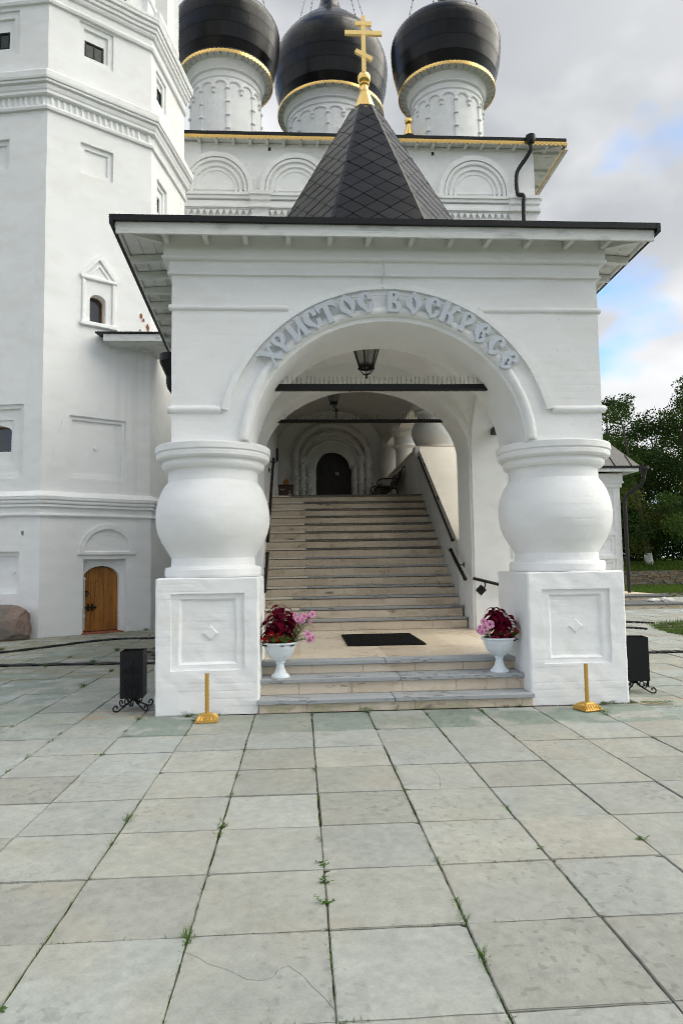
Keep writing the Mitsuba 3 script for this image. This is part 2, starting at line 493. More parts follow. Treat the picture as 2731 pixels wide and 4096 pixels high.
# ------------------------------------------------------------------ ground, paving, lawn
struct('ground', trimesh.Trimesh([[-400, -60, -0.06], [400, -60, -0.06], [400, 600, -0.06], [-400, 600, -0.06]], [[0, 1, 2], [0, 2, 3]]), 'meadow')
bed = struct('pavement', box(-16, 26, -3, 33, -0.055, -0.0105), 'joint')
rs = random.Random(3)
KEEP = []          # (distance key, mesh)
lawn_poly = Polygon([(7.9, 13.7), (8.1, 15.6), (8.5, 16.7), (9.2, 17.4), (11, 18.0), (15, 18.6), (15, 13.9), (11, 13.2), (9.3, 13.1)])
foot = unary_union([sbox(-1.56, -0.47, 7.72, 14), sbox(2.58, 3.68, 7.72, 14), sbox(-0.47, 2.58, 7.70, 14), sbox(-1.5, 3.6, 9, 30)])
tower_c = None
cracks = {(3, 7): [(0.80, -0.1), (0.84, 0.5), (0.78, 1.1)], (-1, 7): [(0.05, -0.1), (0.35, 0.62), (1.1, 0.95)], (0, 6): [(-0.1, 0.9), (0.5, 0.45), (0.75, 0.55), (1.1, -0.1)],
          (-2, 1): [(-0.1, 0.3), (0.45, 0.55), (0.6, 0.35), (1.1, 0.15)], (-4, 2): [(-0.1, 0.7), (0.5, 0.5), (1.1, 0.75)], (2, 2): [(0.4, -0.1), (0.5, 0.5), (0.45, 1.1)],
          (-6, -4): [(-0.1, 0.5), (0.6, 0.3), (1.1, 0.6)], (6, -1): [(-0.1, 0.2), (0.5, 0.55), (1.1, 0.4)], (-5, -2): [(0.2, -0.1), (0.4, 0.5), (0.3, 1.1)]}


def edge_pts(a, b, n, amp):
    a, b = V(*a), V(*b)
    d = b - a
    nn = V(-d[1], d[0]) / np.linalg.norm(d)
    return [tuple(a + d * t + nn * rs.uniform(-amp, amp) * (0 < i)) for i, t in enumerate(np.linspace(0, 1, n, endpoint=False))]


def slab_mesh(poly, z, ins=0.004):
    out = []
    for g in polys(poly):
        if g.area < 0.004:
            continue
        inner = g.buffer(-ins, join_style=2)
        if inner.is_empty or hasattr(inner, 'geoms'):
            continue
        out.append(xy(g, -0.03, z - 0.004))
        out.append(xy(inner, z - 0.004, z))
    return cat(*out) if out else None


for j in range(-36, 11):
    for i in range(-30, 42):
        x0, y1 = JX + i * JW, JY - j * JW
        y0 = y1 - JW
        if j == -1:                       # the long row that ends at the steps
            if -2 < i < 7:
                y0, y1 = 6.83, 7.665
        if -2 < i < 7 and j < -1 and y0 < 13 and x0 < 3.8:
            continue
        cx, cy = x0 + JW / 2, (y0 + y1) / 2
        lx = cx * math.cos(YAW) - cy * math.sin(YAW)
        inside = cy > 1.0 and abs(lx) < 0.53 * cy + 0.9
        if cy < -1.5 or abs(lx) > 0.53 * max(cy, 0) + 5:
            continue
        if cy > 12.2 and -3.0 < cx < 5.0:
            continue
        g = 0.006 + 0.008 * rs.random()   # the joints along y are wider than those across
        gx0, gx1 = 0.0015 + 0.006 * rs.random(), 0.0015 + 0.006 * rs.random()
        gy = 0.0018 + 0.003 * rs.random()
        a, b, c, d = (x0 + gx0, y0 + gy), (x0 + JW - gx1, y0 + gy + rs.uniform(-.003, .003)), (x0 + JW - gx1, y1 - gy), (x0 + gx0, y1 - gy + rs.uniform(-.003, .003))
        near = cy < 9 and inside
        n = 7 if near else 3
        amp = 0.0028
        P = Polygon(edge_pts(a, b, n, amp) + edge_pts(b, c, n, amp) + edge_pts(c, d, n, amp) + edge_pts(d, a, n, amp)).buffer(0)
        if (i, j) == (3, 7):
            P = P.difference(Polygon([(x0 + JW - 0.10, y1 + .01), (x0 + JW + .02, y1 + .01), (x0 + JW + .02, y1 - 0.09)]))
        for (px0, py0, sx, sy) in ((x0, y0, 1, 1), (x0 + JW, y0, -1, 1), (x0 + JW, y1, -1, -1), (x0, y1, 1, -1)):
            if rs.random() < .16:        # chipped corner
                u, w_ = rs.uniform(.012, .05), rs.uniform(.012, .05)
                P = P.difference(Polygon([(px0 - sx * .01, py0 - sy * .01), (px0 + sx * u, py0 - sy * .01), (px0 + sx * u * .75, py0 + sy * w_ * .45), (px0 - sx * .01, py0 + sy * w_)]))
        if (i, j) in cracks:
            cp = np.array([(x0 + u * JW, y0 + v * JW) for u, v in cracks[(i, j)]])
            cp = catmull(cp, 9)
            cp[1:-1] += np.random.default_rng(500 + i * 31 + j).normal(size=(len(cp) - 2, 2)) * .0045
            L = LineString(cp)
            P = P.difference(L.buffer(0.0006))
        P = P.difference(foot)
        if cy > 12:
            P = P.difference(lawn_poly.buffer(-0.1))
        if P.is_empty:
            continue
        m = slab_mesh(P, rs.uniform(-0.004, 0.003), 0.0007 if (i, j) in cracks else 0.004)
        if m is not None:
            # pieces that settled: a very slight tilt
            v = np.array(m.vertices)
            v[:, 2] += (v[:, 0] - cx) * rs.uniform(-.005, .005) + (v[:, 1] - cy) * rs.uniform(-.004, .004)
            KEEP.append((cy + (0 if inside else 500), trimesh.Trimesh(v, m.faces, process=False)))
KEEP.sort(key=lambda t: t[0])
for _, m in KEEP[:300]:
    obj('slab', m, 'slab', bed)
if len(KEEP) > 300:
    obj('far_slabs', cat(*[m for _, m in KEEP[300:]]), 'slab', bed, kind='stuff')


def blade(p, h, w, ang, lean, out):
    d = V(math.cos(ang), math.sin(ang), 0)
    s = V(-d[1], d[0], 0) * w
    p = V(*p)
    q1 = p + d * lean * 0.35 * h + V(0, 0, h * 0.6)
    q2 = p + d * lean * h + V(0, 0, h)
    o = len(out[0])
    out[0].extend([p - s, p + s, q1 - s * 0.7, q1 + s * 0.7, q2])
    out[1].extend([[o, o + 1, o + 3], [o, o + 3, o + 2], [o + 2, o + 3, o + 4]])


def leaf(p, d, nrm, L, w, out, fold=0.25, bend=0.3):
    """pointed leaf from p along d: 8 triangles, folded at the midrib and bent down"""
    d = V(*d) / np.linalg.norm(d)
    s = np.cross(d, nrm)
    s /= np.linalg.norm(s) + 1e-9
    u = np.cross(s, d)
    o = len(out[0])
    rows = [(0.0, 0.0), (0.3, 0.85), (0.6, 0.8), (1.0, 0.0)]
    for t, k in rows:
        c = p + d * L * t - u * bend * L * t * t
        out[0].extend([c - s * w * k + u * fold * w * k, c, c + s * w * k + u * fold * w * k])
    for q in range(3):
        a = o + q * 3
        out[1].extend([[a, a + 1, a + 4], [a, a + 4, a + 3], [a + 1, a + 2, a + 5], [a + 1, a + 5, a + 4]])


def leafmesh(out):
    return trimesh.Trimesh(np.array(out[0]), np.array(out[1]), process=False)


# moss and tiny sprouts along the joints
rm_ = np.random.default_rng(50)
ky = 1.2 + 12.5 * rm_.random(9000) ** 1.6
kx = rm_.uniform(-.55, .60, 9000) * ky
al = np.arange(9000) % 3 > 0
kx = np.where(al, JX + np.round((kx - JX) / JW) * JW + rm_.normal(size=9000) * .005, kx)
ky = np.where(al, ky, JY - np.round((JY - ky) / JW) * JW + rm_.normal(size=9000) * .003)
okk = (meshkit.fbm(np.stack([kx * 1.7 + 9, ky * 1.7, 3 + 0 * kx], 1), 3, 4) > np.where(al, .54, .60)) & ~((ky > 7.6) & (kx > -1.7) & (kx < 3.8))
def blades(p, h, w, lean, rng):
    """many grass blades at once: p (n, 3), heights, half widths, leans"""
    n = len(p)
    a = rng.uniform(0, 2 * math.pi, n)
    d = np.stack([np.cos(a), np.sin(a), 0 * a], 1)
    sd = np.stack([-d[:, 1], d[:, 0], 0 * a], 1) * np.broadcast_to(w, n)[:, None]
    h = h[:, None]
    q1 = p + d * lean[:, None] * .35 * h + V(0, 0, 1) * h * .6
    q2 = p + d * lean[:, None] * h + V(0, 0, 1) * h
    v = np.stack([p - sd, p + sd, q1 - sd * .7, q1 + sd * .7, q2], 1).reshape(-1, 3)
    i = np.arange(n)[:, None] * 5
    return trimesh.Trimesh(v, np.vstack([i + [0, 1, 3], i + [0, 3, 2], i + [2, 3, 4]]), process=False)


mp = np.stack([kx[okk], ky[okk], -.012 + 0 * kx[okk]], 1)
moss = blades(mp, rm_.uniform(.008, .022, len(mp)), .0022, rm_.uniform(.3, 1.6, len(mp)), rm_)
k = obj('moss', moss, 'weed_green')
labels[k] = {'label': 'moss and tiny sprouts along the paving joints', 'category': 'moss', 'kind': 'stuff'}
b = lawn_poly.bounds
gx_, gy_ = rm_.uniform(b[0], min(b[2], 14), 40000), rm_.uniform(b[1], b[3], 40000)
import shapely
ins = shapely.contains_xy(lawn_poly, gx_, gy_)
gp = np.stack([gx_[ins], gy_[ins], -.04 + 0 * gx_[ins]], 1)[:15000]
g1 = blades(gp, rm_.uniform(.05, .14, len(gp)), rm_.uniform(.003, .006, len(gp)), rm_.uniform(.1, .8, len(gp)), rm_)
vp = np.stack([rm_.uniform(12, 30, 16000), rm_.uniform(32.5, 41.4, 16000), np.full(16000, -.06)], 1)   # the verge under the stone wall
g2 = blades(vp, rm_.uniform(.10, .28, 16000), rm_.uniform(.008, .014, 16000), rm_.uniform(.1, .8, 16000), rm_)
lawn = obj('grass', cat(g1, g2), 'grass_blade')
labels[lawn] = {'label': 'short ragged grass beside the paving on the right and below the stone wall', 'category': 'grass', 'kind': 'stuff'}
# ------------------------------------------------------------------ entrance porch
XC = 1.05
porch = thing('entrance_porch', 'whitewashed arched entrance porch on two bulbous pillars, with a dark pyramid roof', 'porch')


def pedestal(x0, x1, y0, y1, z1, pan, side_pan=True):
    """block with a two-step sunk panel and a raised lozenge on its front"""
    m = m3.Manifold.batch_hull([mbox(x0 + .018, x1 - .018, y0, y1, 0, z1 - .012), mbox(x0, x1, y0 + .018, y1 - .018, 0, z1 - .012), mbox(x0 + .02, x1 - .02, y0 + .02, y1 - .02, 0, z1)])
    a, b, c, d = pan
    w = 0.115
    m = m - mbox(a, b, y0 - .1, y0 + .030, c, d)
    inner = m3.Manifold.batch_hull([mbox(a + w - .03, b - w + .03, y0 - .1, y0 + .032, c + .085 - .025, d - .085 + .025), mbox(a + w, b - w, y0, y0 + .062, c + .085, d - .085)])
    m = m - inner
    return m


def lozenge(cx, cz, y, r, d):
    f = m3.Manifold.batch_hull([xzpyr(cx, cz, y, r, d)])
    return f


def xzpyr(cx, cz, y, r, d):
    p = Polygon([(cx - r, cz), (cx, cz - r), (cx + r, cz), (cx, cz + r)])
    q = Polygon([(cx - r * .82, cz), (cx, cz - r * .82), (cx + r * .82, cz), (cx, cz + r * .82)])
    return m3.Manifold.batch_hull([mf(xz(p, y - d * .4, y + .03)), mf(xz(q, y - d, y + .02))])


PILLAR = [(0, 1.47), (0.50, 1.47), (0.548, 1.485), (0.560, 1.51), (0.560, 1.57), (0.548, 1.595), (0.50, 1.603), (0.490, 1.61), (0.486, 1.70), (0.500, 1.725), (0.545, 1.80), (0.595, 1.885), (0.636, 1.98),
          (0.660, 2.08), (0.668, 2.17), (0.663, 2.26), (0.645, 2.35), (0.615, 2.44), (0.575, 2.52), (0.535, 2.575), (0.527, 2.585), (0.523, 2.70), (0.530, 2.715), (0.575, 2.73), (0.597, 2.755), (0.600, 2.79), (0.590, 2.815), (0.60, 2.822),
          (0.640, 2.83), (0.660, 2.85), (0.664, 2.89), (0.660, 2.906), (0.668, 2.91), (0.676, 2.92), (0.678, 2.985), (0.670, 2.995), (0.0, 2.995)]
for side, cx, pan, loz in ((0, -1.015, (-1.41, -0.61, 0.475, 1.305), (-0.985, 0.875)), (1, 3.12, (2.72, 3.505, 0.455, 1.285), (3.115, 0.865))):
    k = obj('pillar', rough(pedestal(cx - .562, cx + .562, 7.70, 8.86, 1.48, pan), 0.05, 0.011, 6.0, 3), 'lime', porch, smooth=35,
            label=('left' if side == 0 else 'right') + ' bulbous whitewashed pillar of the porch arch')
    i0, i1, i2 = 11 - 4, 20, len(PILLAR)
    body = rev(PILLAR, (cx, 8.28, 0), 64)
    c = np.array(body.triangles_center)
    for nm, lo, hi in (('base_ring', 0, 1.604), ('bulb', 1.604, 2.70), ('capital', 2.70, 9)):
        s = trimesh.Trimesh(body.vertices, body.faces[(c[:, 2] >= lo) & (c[:, 2] < hi)], process=False)
        s.remove_unreferenced_vertices()
        obj(nm, rough(s, 0.07, 0.010, 3.5, 3), 'lime', k, smooth=38)
    obj('lozenge', rough(xzpyr(loz[0], loz[1], 7.760, 0.083, 0.020), .05, .004, 4, 3), 'lime', k)

# front wall with the arch
AX, AZ, AA, AB = 1.045, 2.94, 1.585, 1.47
opening = Polygon([(AX - AA, 2.0), (AX + AA, 2.0)] + [tuple(p) for p in ell(AX, AZ, AA, AB, 0, 180, 60)])
front = sbox(-1.42, 3.545, 2.99, 5.43).difference(opening)
obj('front_wall', rough(xz(front, 7.78, 8.82), 0.11, 0.009, 2.6, 3), 'lime', porch, smooth=30)
# roll along the arch edge, outer border of the arch, bands
t0 = 2
obj('arch_roll', rough(tube([(x, 7.775, z) for x, z in ell(AX, AZ + .02, AA + .075, AB + .085, 2, 178, 70)], 0.058, 10), .06, .006, 4, 3), 'lime', porch, smooth=True)
ring = Polygon([tuple(p) for p in ell(AX, AZ, 1.955, 1.90, 13.2, 166.8, 60)] + [tuple(p) for p in ell(AX, AZ, 1.885, 1.835, 166.8, 13.2, 60)])
obj('arch_border', rough(xz(ring, 7.735, 7.80), .08, .006, 4, 3), 'lime', porch, smooth=25)


def band(x0, x1, z, r, nm='band'):
    prof = [(0, -r), (-r * .7, -r * .75), (-r, 0), (-r * .7, r * .75), (0, r)]
    pts = [(x0, 7.79), (x1, 7.79)]
    m = tube([(x0 + (x1 - x0) * t, 7.785, z) for t in np.linspace(0, 1, 14)], r, 10)
    return obj(nm, rough(m, .08, .007, 4, 3), 'lime', porch, smooth=True)


band(-1.46, -0.86, 3.372, 0.045)
band(2.95, 3.585, 3.365, 0.045)
band(-1.455, -0.10, 4.555, 0.036)
band(2.12, 3.58, 4.545, 0.036)
# cornice: three projecting courses all round
PY1 = 12.64


def course(off, z0, z1, lip=0.0):
    xo0, xo1, yo = -1.42 - off, 3.545 + off, 7.78 - off
    return rough(mbox(xo0, xo1, yo, PY1, z0, z1) - mbox(-1.2, 3.3, 8.2, PY1 + 1, z0 - 1, z1 + 1), 0.16, 0.008, 3, 3)


obj('cornice', course(0.03, 4.945, 5.11), 'lime', porch, smooth=25)
obj('cornice', course(0.045, 4.93, 4.952), 'lime', porch, smooth=25)
obj('cornice', course(0.085, 5.11, 5.40), 'lime', porch, smooth=25)
obj('cornice', course(0.10, 5.095, 5.125), 'lime', porch, smooth=25)
# side walls with open arches
lw = Polygon([(8.82, 0), (11.75, 0), (11.75, 5.43), (8.82, 5.43)]).difference(Polygon([(8.90, -.1), (11.72, -.1)] + [tuple(p) for p in ell(10.31, 3.52, 1.41, 1.12, 0, 180, 30)]))
for x0, x1 in ((-1.42, -0.92), (2.99, 3.545)):
    obj('side_wall', rough(yz(lw, x0, x1), .2, .01, 2.5, 3), 'lime', porch, smooth=30)
# rear corner piers; the right one shows two sunk panels with lozenges
for x0, x1, pans in ((-1.95, -0.64, ()), (2.962, 3.98, ((3.11, 3.76, 2.52, 3.29), (3.11, 3.76, 1.55, 2.33)))):
    pm = mbox(x0, x1, 11.76, 12.64, 0, 5.0)
    for a, b, c, d in pans:
        pm = pm - mbox(a, b, 11.6, 11.785, c, d) - mbox(a + .085, b - .085, 11.6, 11.815, c + .10, d - .10)
    kp = obj('rear_pier', rough(pm, .12, .008, 2.6, 3), 'lime', porch, smooth=30)
    for a, b, c, d in pans:
        obj('lozenge', xzpyr((a + b) / 2, (c + d) / 2, 11.815, .072, .03), 'lime', kp)
# inner arch (piers and barrel) between the landing and the flight
IX, IZ, IA, IB = 1.16, 3.50, 1.79, 1.31
inner = Polygon([(-1.42, 0), (-0.63, 0)] + [tuple(p) for p in ell(IX, IZ, IA, IB, 180, 0, 50)] + [(2.95, 0), (3.545, 0), (3.545, 5.43), (-1.42, 5.43)])
obj('inner_arch', rough(xz(inner, 11.75, 12.65), .12, .010, 2.6, 3), 'lime', porch, smooth=30)
# groin vault over the landing
gx, gy = np.linspace(-0.93, 3.03, 49), np.linspace(8.80, 11.77, 37)
vv = []
for y in gy:
    for x in gx:
        a = np.clip(1 - ((x - 1.05) / 1.98) ** 2, 0, 1) ** .5
        b = np.clip(1 - ((y - 10.285) / 1.485) ** 2, 0, 1) ** .5
        vv.append((x, y, max(3.55 + 1.55 * a, 3.55 + 1.50 * b)))
ff = []
for j in range(len(gy) - 1):
    for i in range(len(gx) - 1):
        q = j * len(gx) + i
        ff += [[q, q + 1, q + 50], [q, q + 50, q + 49]]
obj('vault', rough(trimesh.Trimesh(vv, ff, process=False), .2, .012, 2.5, 3), 'lime', porch, smooth=40)
# tie beams with bird spikes
rb = random.Random(9)


def tie_beam(x0, x1, y, z, h, w, n, sh):
    cut = Polygon([(x0, z - h / 2), (x1, z - h / 2), (x1 - h * 1.1, z + h / 2), (x0 + h * 1.1, z + h / 2)])
    k = obj('tie_beam', rough(xz(cut, y - w / 2, y + w / 2), .25, .004, 3), 'black_iron', porch, smooth=25)
    for i in range(n):
        x = x0 + .12 + (x1 - x0 - .26) * (i + .2 * rb.random()) / (n - 1)
        l = rb.uniform(-.012, .012)
        hh = sh * rb.uniform(.85, 1.1)
        obj('spike', tube([(x, y - .01, z + h / 2 - .01), (x + l, y - .012, z + h / 2 + hh)], 0.0028, 4), 'black_iron', k)
    return k


tie_beam(-0.36, 2.44, 8.40, 3.785, 0.072, 0.08, 46, 0.105)
b2 = tie_beam(-0.36, 2.60, 12.15, 4.150, 0.055, 0.07, 52, 0.105)
obj('beam_cross', cat(box(.665, .69, 12.08, 12.10, 4.19, 4.38), box(.615, .74, 12.081, 12.099, 4.315, 4.335)), 'black_iron', b2)
for xa, xb in ((3.39, 3.22), (-1.28, -1.12)):
    k = obj('tie_beam', rough(bar((xa, 11.80, 3.85), (xb, 8.80, 3.83), .12, .10), .2, .003, 3), 'black_iron', porch)
    for i in range(24):
        t = (i + .5) / 24
        x, y = xa + (xb - xa) * t, 11.78 - 2.95 * t
        obj('spike', tube([(x, y, 3.885), (x, y + .006, 4.0)], .0028, 4), 'black_iron', k)

# ---- eaves: roof sheet, fascia boards, boarded soffit, rafters
E_FL, E_FR, E_BR, E_BL = (-1.995, 7.345), (4.12, 7.365), (4.34, 14.9), (-2.38, 14.9)
ZE = 5.365


def tentpt(a, k, z):
    return (1.12 + a * math.cos(k), 10.5 + a * math.sin(k), z)


top = [tentpt(1.66 / math.cos(math.pi / 8), math.pi / 8 + i * math.pi / 4, 6.05) for i in range(8)]
ea = [(x, y, ZE + .06) for x, y in (E_FR, E_BR, E_BL, E_FL)]
# hip roof rising from the eaves to the foot of the tent roof
m = trimesh.convex.convex_hull(np.array(ea + top + [(x, y, ZE + .045) for x, y in (E_FR, E_BR, E_BL, E_FL)]))
roof = obj('roof', m, 'roof_sheet', porch)


def side(p, q):
    return V(*p, 0), V(*q, 0)


rw_ = random.Random(21)


def eave(p, q, inw, names, wall, n_raft, front):
    """one side of the eaves from p to q; inw: inward unit; wall: distance to the wall"""
    p, q = V(*p, 0), V(*q, 0)
    d = (q - p) / np.linalg.norm(q - p)
    L = np.linalg.norm(q - p)
    inw = V(*inw, 0)
    M = frame(p + V(0, 0, ZE), d, inw, (0, 0, 1))
    # fascia: white board under the sheet edge, sheet edge turned down over it
    hb = 0.135 if front else 0.06
    obj('fascia', rough(placed(mbox(.045, L - .045, .035, .062, -hb, .030), M), .3, .003, 3), 'white_timber', roof)
    obj('drip_edge', rough(placed(cat(mbox(-.015, L + .015, -.012, .030, -.010 if front else -.05, .052)), M), .3, .004, 2.2), 'roof_sheet', roof)
    # soffit boards, sloping up to the wall
    nb = max(3, int(round(wall / .145)))
    for i in range(nb):
        y0, y1 = .068 + (wall + .06 - .068) * i / nb + .003, .068 + (wall + .06 - .068) * (i + 1) / nb - .003
        a = .045 + y0
        bb = .045 + y1
        e0, e1 = (y0 * .9, y1 * .9)
        z0, z1 = -.035 + .06 * y0 + rw_.uniform(0, .004), -.035 + .06 * y1 + rw_.uniform(0, .004)
        v = [(e0 + .01, y0, z0), (L - e0 - .01, y0, z0), (L - e1 - .01, y1, z1), (e1 + .01, y1, z1)]
        v += [(x, y, z + .018) for x, y, z in v]
        f = [[0, 1, 2], [0, 2, 3], [4, 6, 5], [4, 7, 6], [0, 5, 1], [0, 4, 5], [1, 6, 2], [1, 5, 6], [2, 7, 3], [2, 6, 7], [3, 4, 0], [3, 7, 4]]
        obj('soffit_board', placed(trimesh.Trimesh(v, f, process=False), M), 'white_timber', roof)
    for i in range(n_raft):
        x = (wall + .2) + (L - 2 * wall - .4) * i / (n_raft - 1) + rw_.uniform(-.02, .02)
        obj('rafter', placed(bar((x, .062, -.082), (x + rw_.uniform(-.01, .01), wall + .10, -.082 + .06 * wall), .055, .085), M), 'white_timber', roof)


eave(E_FL, E_FR, (0, 1), '', 0.33, 12, True)
eave(E_FR, E_BR, (-1, 0), '', 0.50, 13, False)
eave(E_BL, E_FL, (1, 0), '', 0.62, 13, False)
for (px, py), sx in ((E_FL, 1), (E_FR, -1)):      # hip rafters at the two corners
    obj('rafter', bar((px + sx * .06, py + .07, ZE - .075), (px + sx * .52, py + .40, ZE - .05), .05, .07), 'white_timber', roof)

# ---- tent roof: eight facets of lozenge shingles, gold cap, ball and cross
TC = V(1.12, 10.5)
Z0, Z1, A0, A1 = 5.95, 8.80, 1.67, 0.20
spire = obj('tent_roof', rev([(A0 / math.cos(math.pi / 8) - .02, Z0), (A1 / math.cos(math.pi / 8) - .02, Z1)], (*TC, 0), 8, phase=math.pi / 8), 'roof_sheet', porch)
rsn = random.Random(17)
for f in range(8):
    ang = -math.pi / 2 + f * math.pi / 4
    if f in (3, 4, 5):
        continue
    nrm = V(math.cos(ang), math.sin(ang), 0)
    e = V(-nrm[1], nrm[0], 0)
    L = math.hypot(Z1 - Z0, A0 - A1)
    tn = math.tan(math.pi / 8)
    facet = Polygon([(-A0 * tn, 0), (A0 * tn, 0), (A1 * tn, L), (-A1 * tn, L)]).buffer(-.004)
    o3 = V(*TC, Z0) + nrm * A0
    ey = (V(*TC, Z1) + nrm * A1 - o3) / L
    nz = np.cross(e, ey)
    if nz @ nrm < 0:
        e = -e
        nz = np.cross(e, ey)
    W, H = 0.345, 0.30
    row = 0
    y = -H
    while y < L + H:
        x0 = -8 * W + (W / 2 if row % 2 else 0)
        for c in range(17):
            cx = x0 + c * W
            P = Polygon([(cx - W / 2, y), (cx, y - H / 2), (cx + W / 2, y), (cx, y + H / 2)]).buffer(-.003)
            P = P.intersection(facet)
            if P.is_empty or P.area < .002 or hasattr(P, 'geoms'):
                continue
            m = extr(P, .006)
            v = np.array(m.vertices)
            t = (v[:, 1] - y) / H          # lower corner lies over the one below
            v[:, 2] += .004 + .010 * (.5 - t) + rsn.uniform(0, .002)
            m = trimesh.Trimesh(v, m.faces, process=False)
            obj('shingle', placed(m, frame(o3, e, ey, nz)), f'shingle_{rsn.randrange(3)}', spire)
        y += H / 2
        row += 1
for f in range(8):
    a = math.pi / 8 + f * math.pi / 4
    c = 1 / math.cos(math.pi / 8)
    obj('ridge_strip', bar((TC[0] + A0 * c * math.cos(a), TC[1] + A0 * c * math.sin(a), Z0), (TC[0] + A1 * c * math.cos(a), TC[1] + A1 * c * math.sin(a), Z1), .035, .03), 'roof_sheet', spire)
cap = obj('cap', rev([(.265, 8.66), (.262, 8.69), (.17, 8.86), (.10, 9.06), (.075, 9.15), (.072, 9.16)], (*TC, 0), 8, phase=math.pi / 8), 'gold', spire)
obj('neck', rev([(.08, 9.14), (.062, 9.16), (.06, 9.24), (.08, 9.26), (.082, 9.275), (.05, 9.29)], (*TC, 0), 24), 'gold', spire, smooth=40)
obj('ball', rev([(.0, 9.275)] + [(.105 * math.sin(t), 9.38 - .105 * math.cos(t)) for t in np.linspace(.2, math.pi - .15, 16)] + [(0, 9.486)], (*TC, 0), 32), 'gold', spire, smooth=50)
cx, cy = TC


def slab_cross(x, y, z0, z1, w, d, tilt):
    h = z1 - z0
    a = bar((x, y, z0), (x, y, z1), d, w, upv=(1, 0, 0))
    b = box(x - .31 * h / 1.0, x + .31 * h, y - d * .55, y + d * .55, z0 + .70 * h - w * .5, z0 + .70 * h + w * .5)
    c = box(x - .135 * h, x + .135 * h, y - d * .56, y + d * .56, z0 + .865 * h - w * .5, z0 + .865 * h + w * .5)
    e = bar((x - .135 * h, y, z0 + .315 * h + tilt), (x + .135 * h, y, z0 + .315 * h - tilt), d * 1.14, w)
    return cat(a, b, c, e)


obj('cross', slab_cross(cx, cy, 9.47, 10.44, .066, .045, .07), 'gold_cross', porch, label='gold eight-pointed cross on the porch spire')

# ---- rainwater head at the left back of the porch and the wire over the inscription
hx, hy = -2.02, 10.95
obj('rain_head', cat(rev([(.0, 4.85), (.155, 4.85), (.165, 4.86), (.165, 4.98), (.155, 4.98), (.14, 4.97), (.13, 4.82), (.07, 4.65), (.065, 4.62)], (hx, hy, 0), 24), rev([(.165, 4.85), (.06, 4.62)], (hx, hy, 0), 24),
    tube(catmull([(hx, hy, 4.66), (hx, hy, 4.52), (hx + .04, hy + .02, 4.42), (hx + .16, hy + .1, 4.32), (hx + .3, hy + .18, 4.24), (hx + .45, hy + .25, 4.22)], 6), .062, 12)), 'black_pipe', porch, smooth=40)
obj('wire', tube(catmull([(1.0, 7.69, 5.09), (1.01, 7.70, 4.95), (.995, 7.755, 4.93), (.99, 7.765, 4.84), (1.0, 7.71, 4.77), (1.03, 7.70, 4.73)], 6), .006, 6), 'lime_smooth_dim', porch)
# ------------------------------------------------------------------ inscription over the arch
sign = thing('inscription', 'arched row of pale blue-white raised letters over the porch arch', 'sign')


def P_(pts, n=7):
    """outline from smooth runs; a None splits the runs (a corner)"""
    out, run = [], []
    for p in list(pts) + [None]:
        if p is None:
            out += [tuple(q) for q in (catmull(run, n) if len(run) > 2 else run)]
            run = []
        else:
            run.append(p)
    return Polygon(out).buffer(0)


N = None
G = {}
G['S'] = P_([(.72, .64), (.73, .78), (.64, .93), (.46, 1.0), (.26, .96), (.09, .82), (.02, .62), (.05, .45), (.18, .28), (.33, .15), (.43, -.03), N, (.43, -.03), (.60, .05), (.72, .20), (.77, .40), N, (.60, .41), N,
             (.585, .27), (.53, .16), (.47, .09), N, (.42, .22), (.35, .40), (.32, .60), (.35, .78), (.43, .89), (.51, .84), (.535, .74), (.54, .64)])
G['E'] = G['S'].union(P_([(.30, .63), (.44, .66), (.56, .58), (.60, .50), (.605, .36), N, (.605, .36), (.50, .36), N, (.49, .45), (.44, .53), (.34, .53)]))
G['O'] = P_([(.36, 1.05), (.58, .88), (.74, .70), (.77, .48), (.66, .25), (.44, -.06), N, (.44, -.06), (.28, .14), (.08, .30), (.02, .52), (.10, .76), (.36, 1.05)]).difference(
    P_([(.29, .84), (.38, .72), (.48, .58), (.535, .40), (.53, .17), N, (.53, .17), (.40, .30), (.29, .46), (.26, .64), (.29, .84)]))
G['B'] = P_([(.06, 0), (.07, .5), (.06, .84), (.12, .96), (.30, 1.0), (.52, .98), (.62, .86), (.60, .72), (.48, .60), (.36, .545), N, (.36, .545), (.56, .50), (.70, .36), (.72, .18), (.64, .04), (.52, 0)]).difference(
    P_([(.28, .62), (.27, .84), (.34, .90), (.40, .86), (.40, .76), (.28, .62)])).difference(P_([(.27, .12), N, (.27, .48), N, (.42, .40), (.49, .26), (.47, .12)]))
G['R'] = P_([(.20, 0), (.17, .4), (.06, .66), (.06, .84), (.16, .96), (.36, 1.0), (.58, .97), (.68, .82), (.66, .66), (.54, .48), (.38, .36), N, (.38, .36), (.40, .2), (.41, 0)]).difference(
    P_([(.30, .50), (.235, .68), (.24, .84), (.33, .91), (.43, .88), (.47, .76), (.42, .62), (.30, .50)]))
G['K'] = unary_union([Polygon([(.04, 0), (.27, 0), (.27, 1), (.04, 1)]), P_([(.24, .44), (.38, .54), (.44, .70), (.47, .88), (.58, .99), (.76, 1.0), N, (.76, 1.0), (.80, .80), N, (.66, .80), (.60, .68), (.54, .56), (.40, .47)]),
                      P_([(.24, .50), (.40, .58), N, (.56, .50), (.68, .32), (.72, 0), N, (.47, 0), N, (.46, .26), (.40, .42)])])
G['T'] = P_([(-.04, 1.0), N, (.86, 1.0), N, (.88, .86), (.89, .76), (.86, .62), N, (.80, .70), (.68, .80), (.54, .82), N, (.54, .82), (.52, .4), (.54, 0), N, (.29, 0), N, (.31, .4), (.29, .82), N, (.29, .82), (.16, .80), (.08, .72), (.02, .62), N, (-.04, .74), (-.05, .9), (-.04, 1.0)])
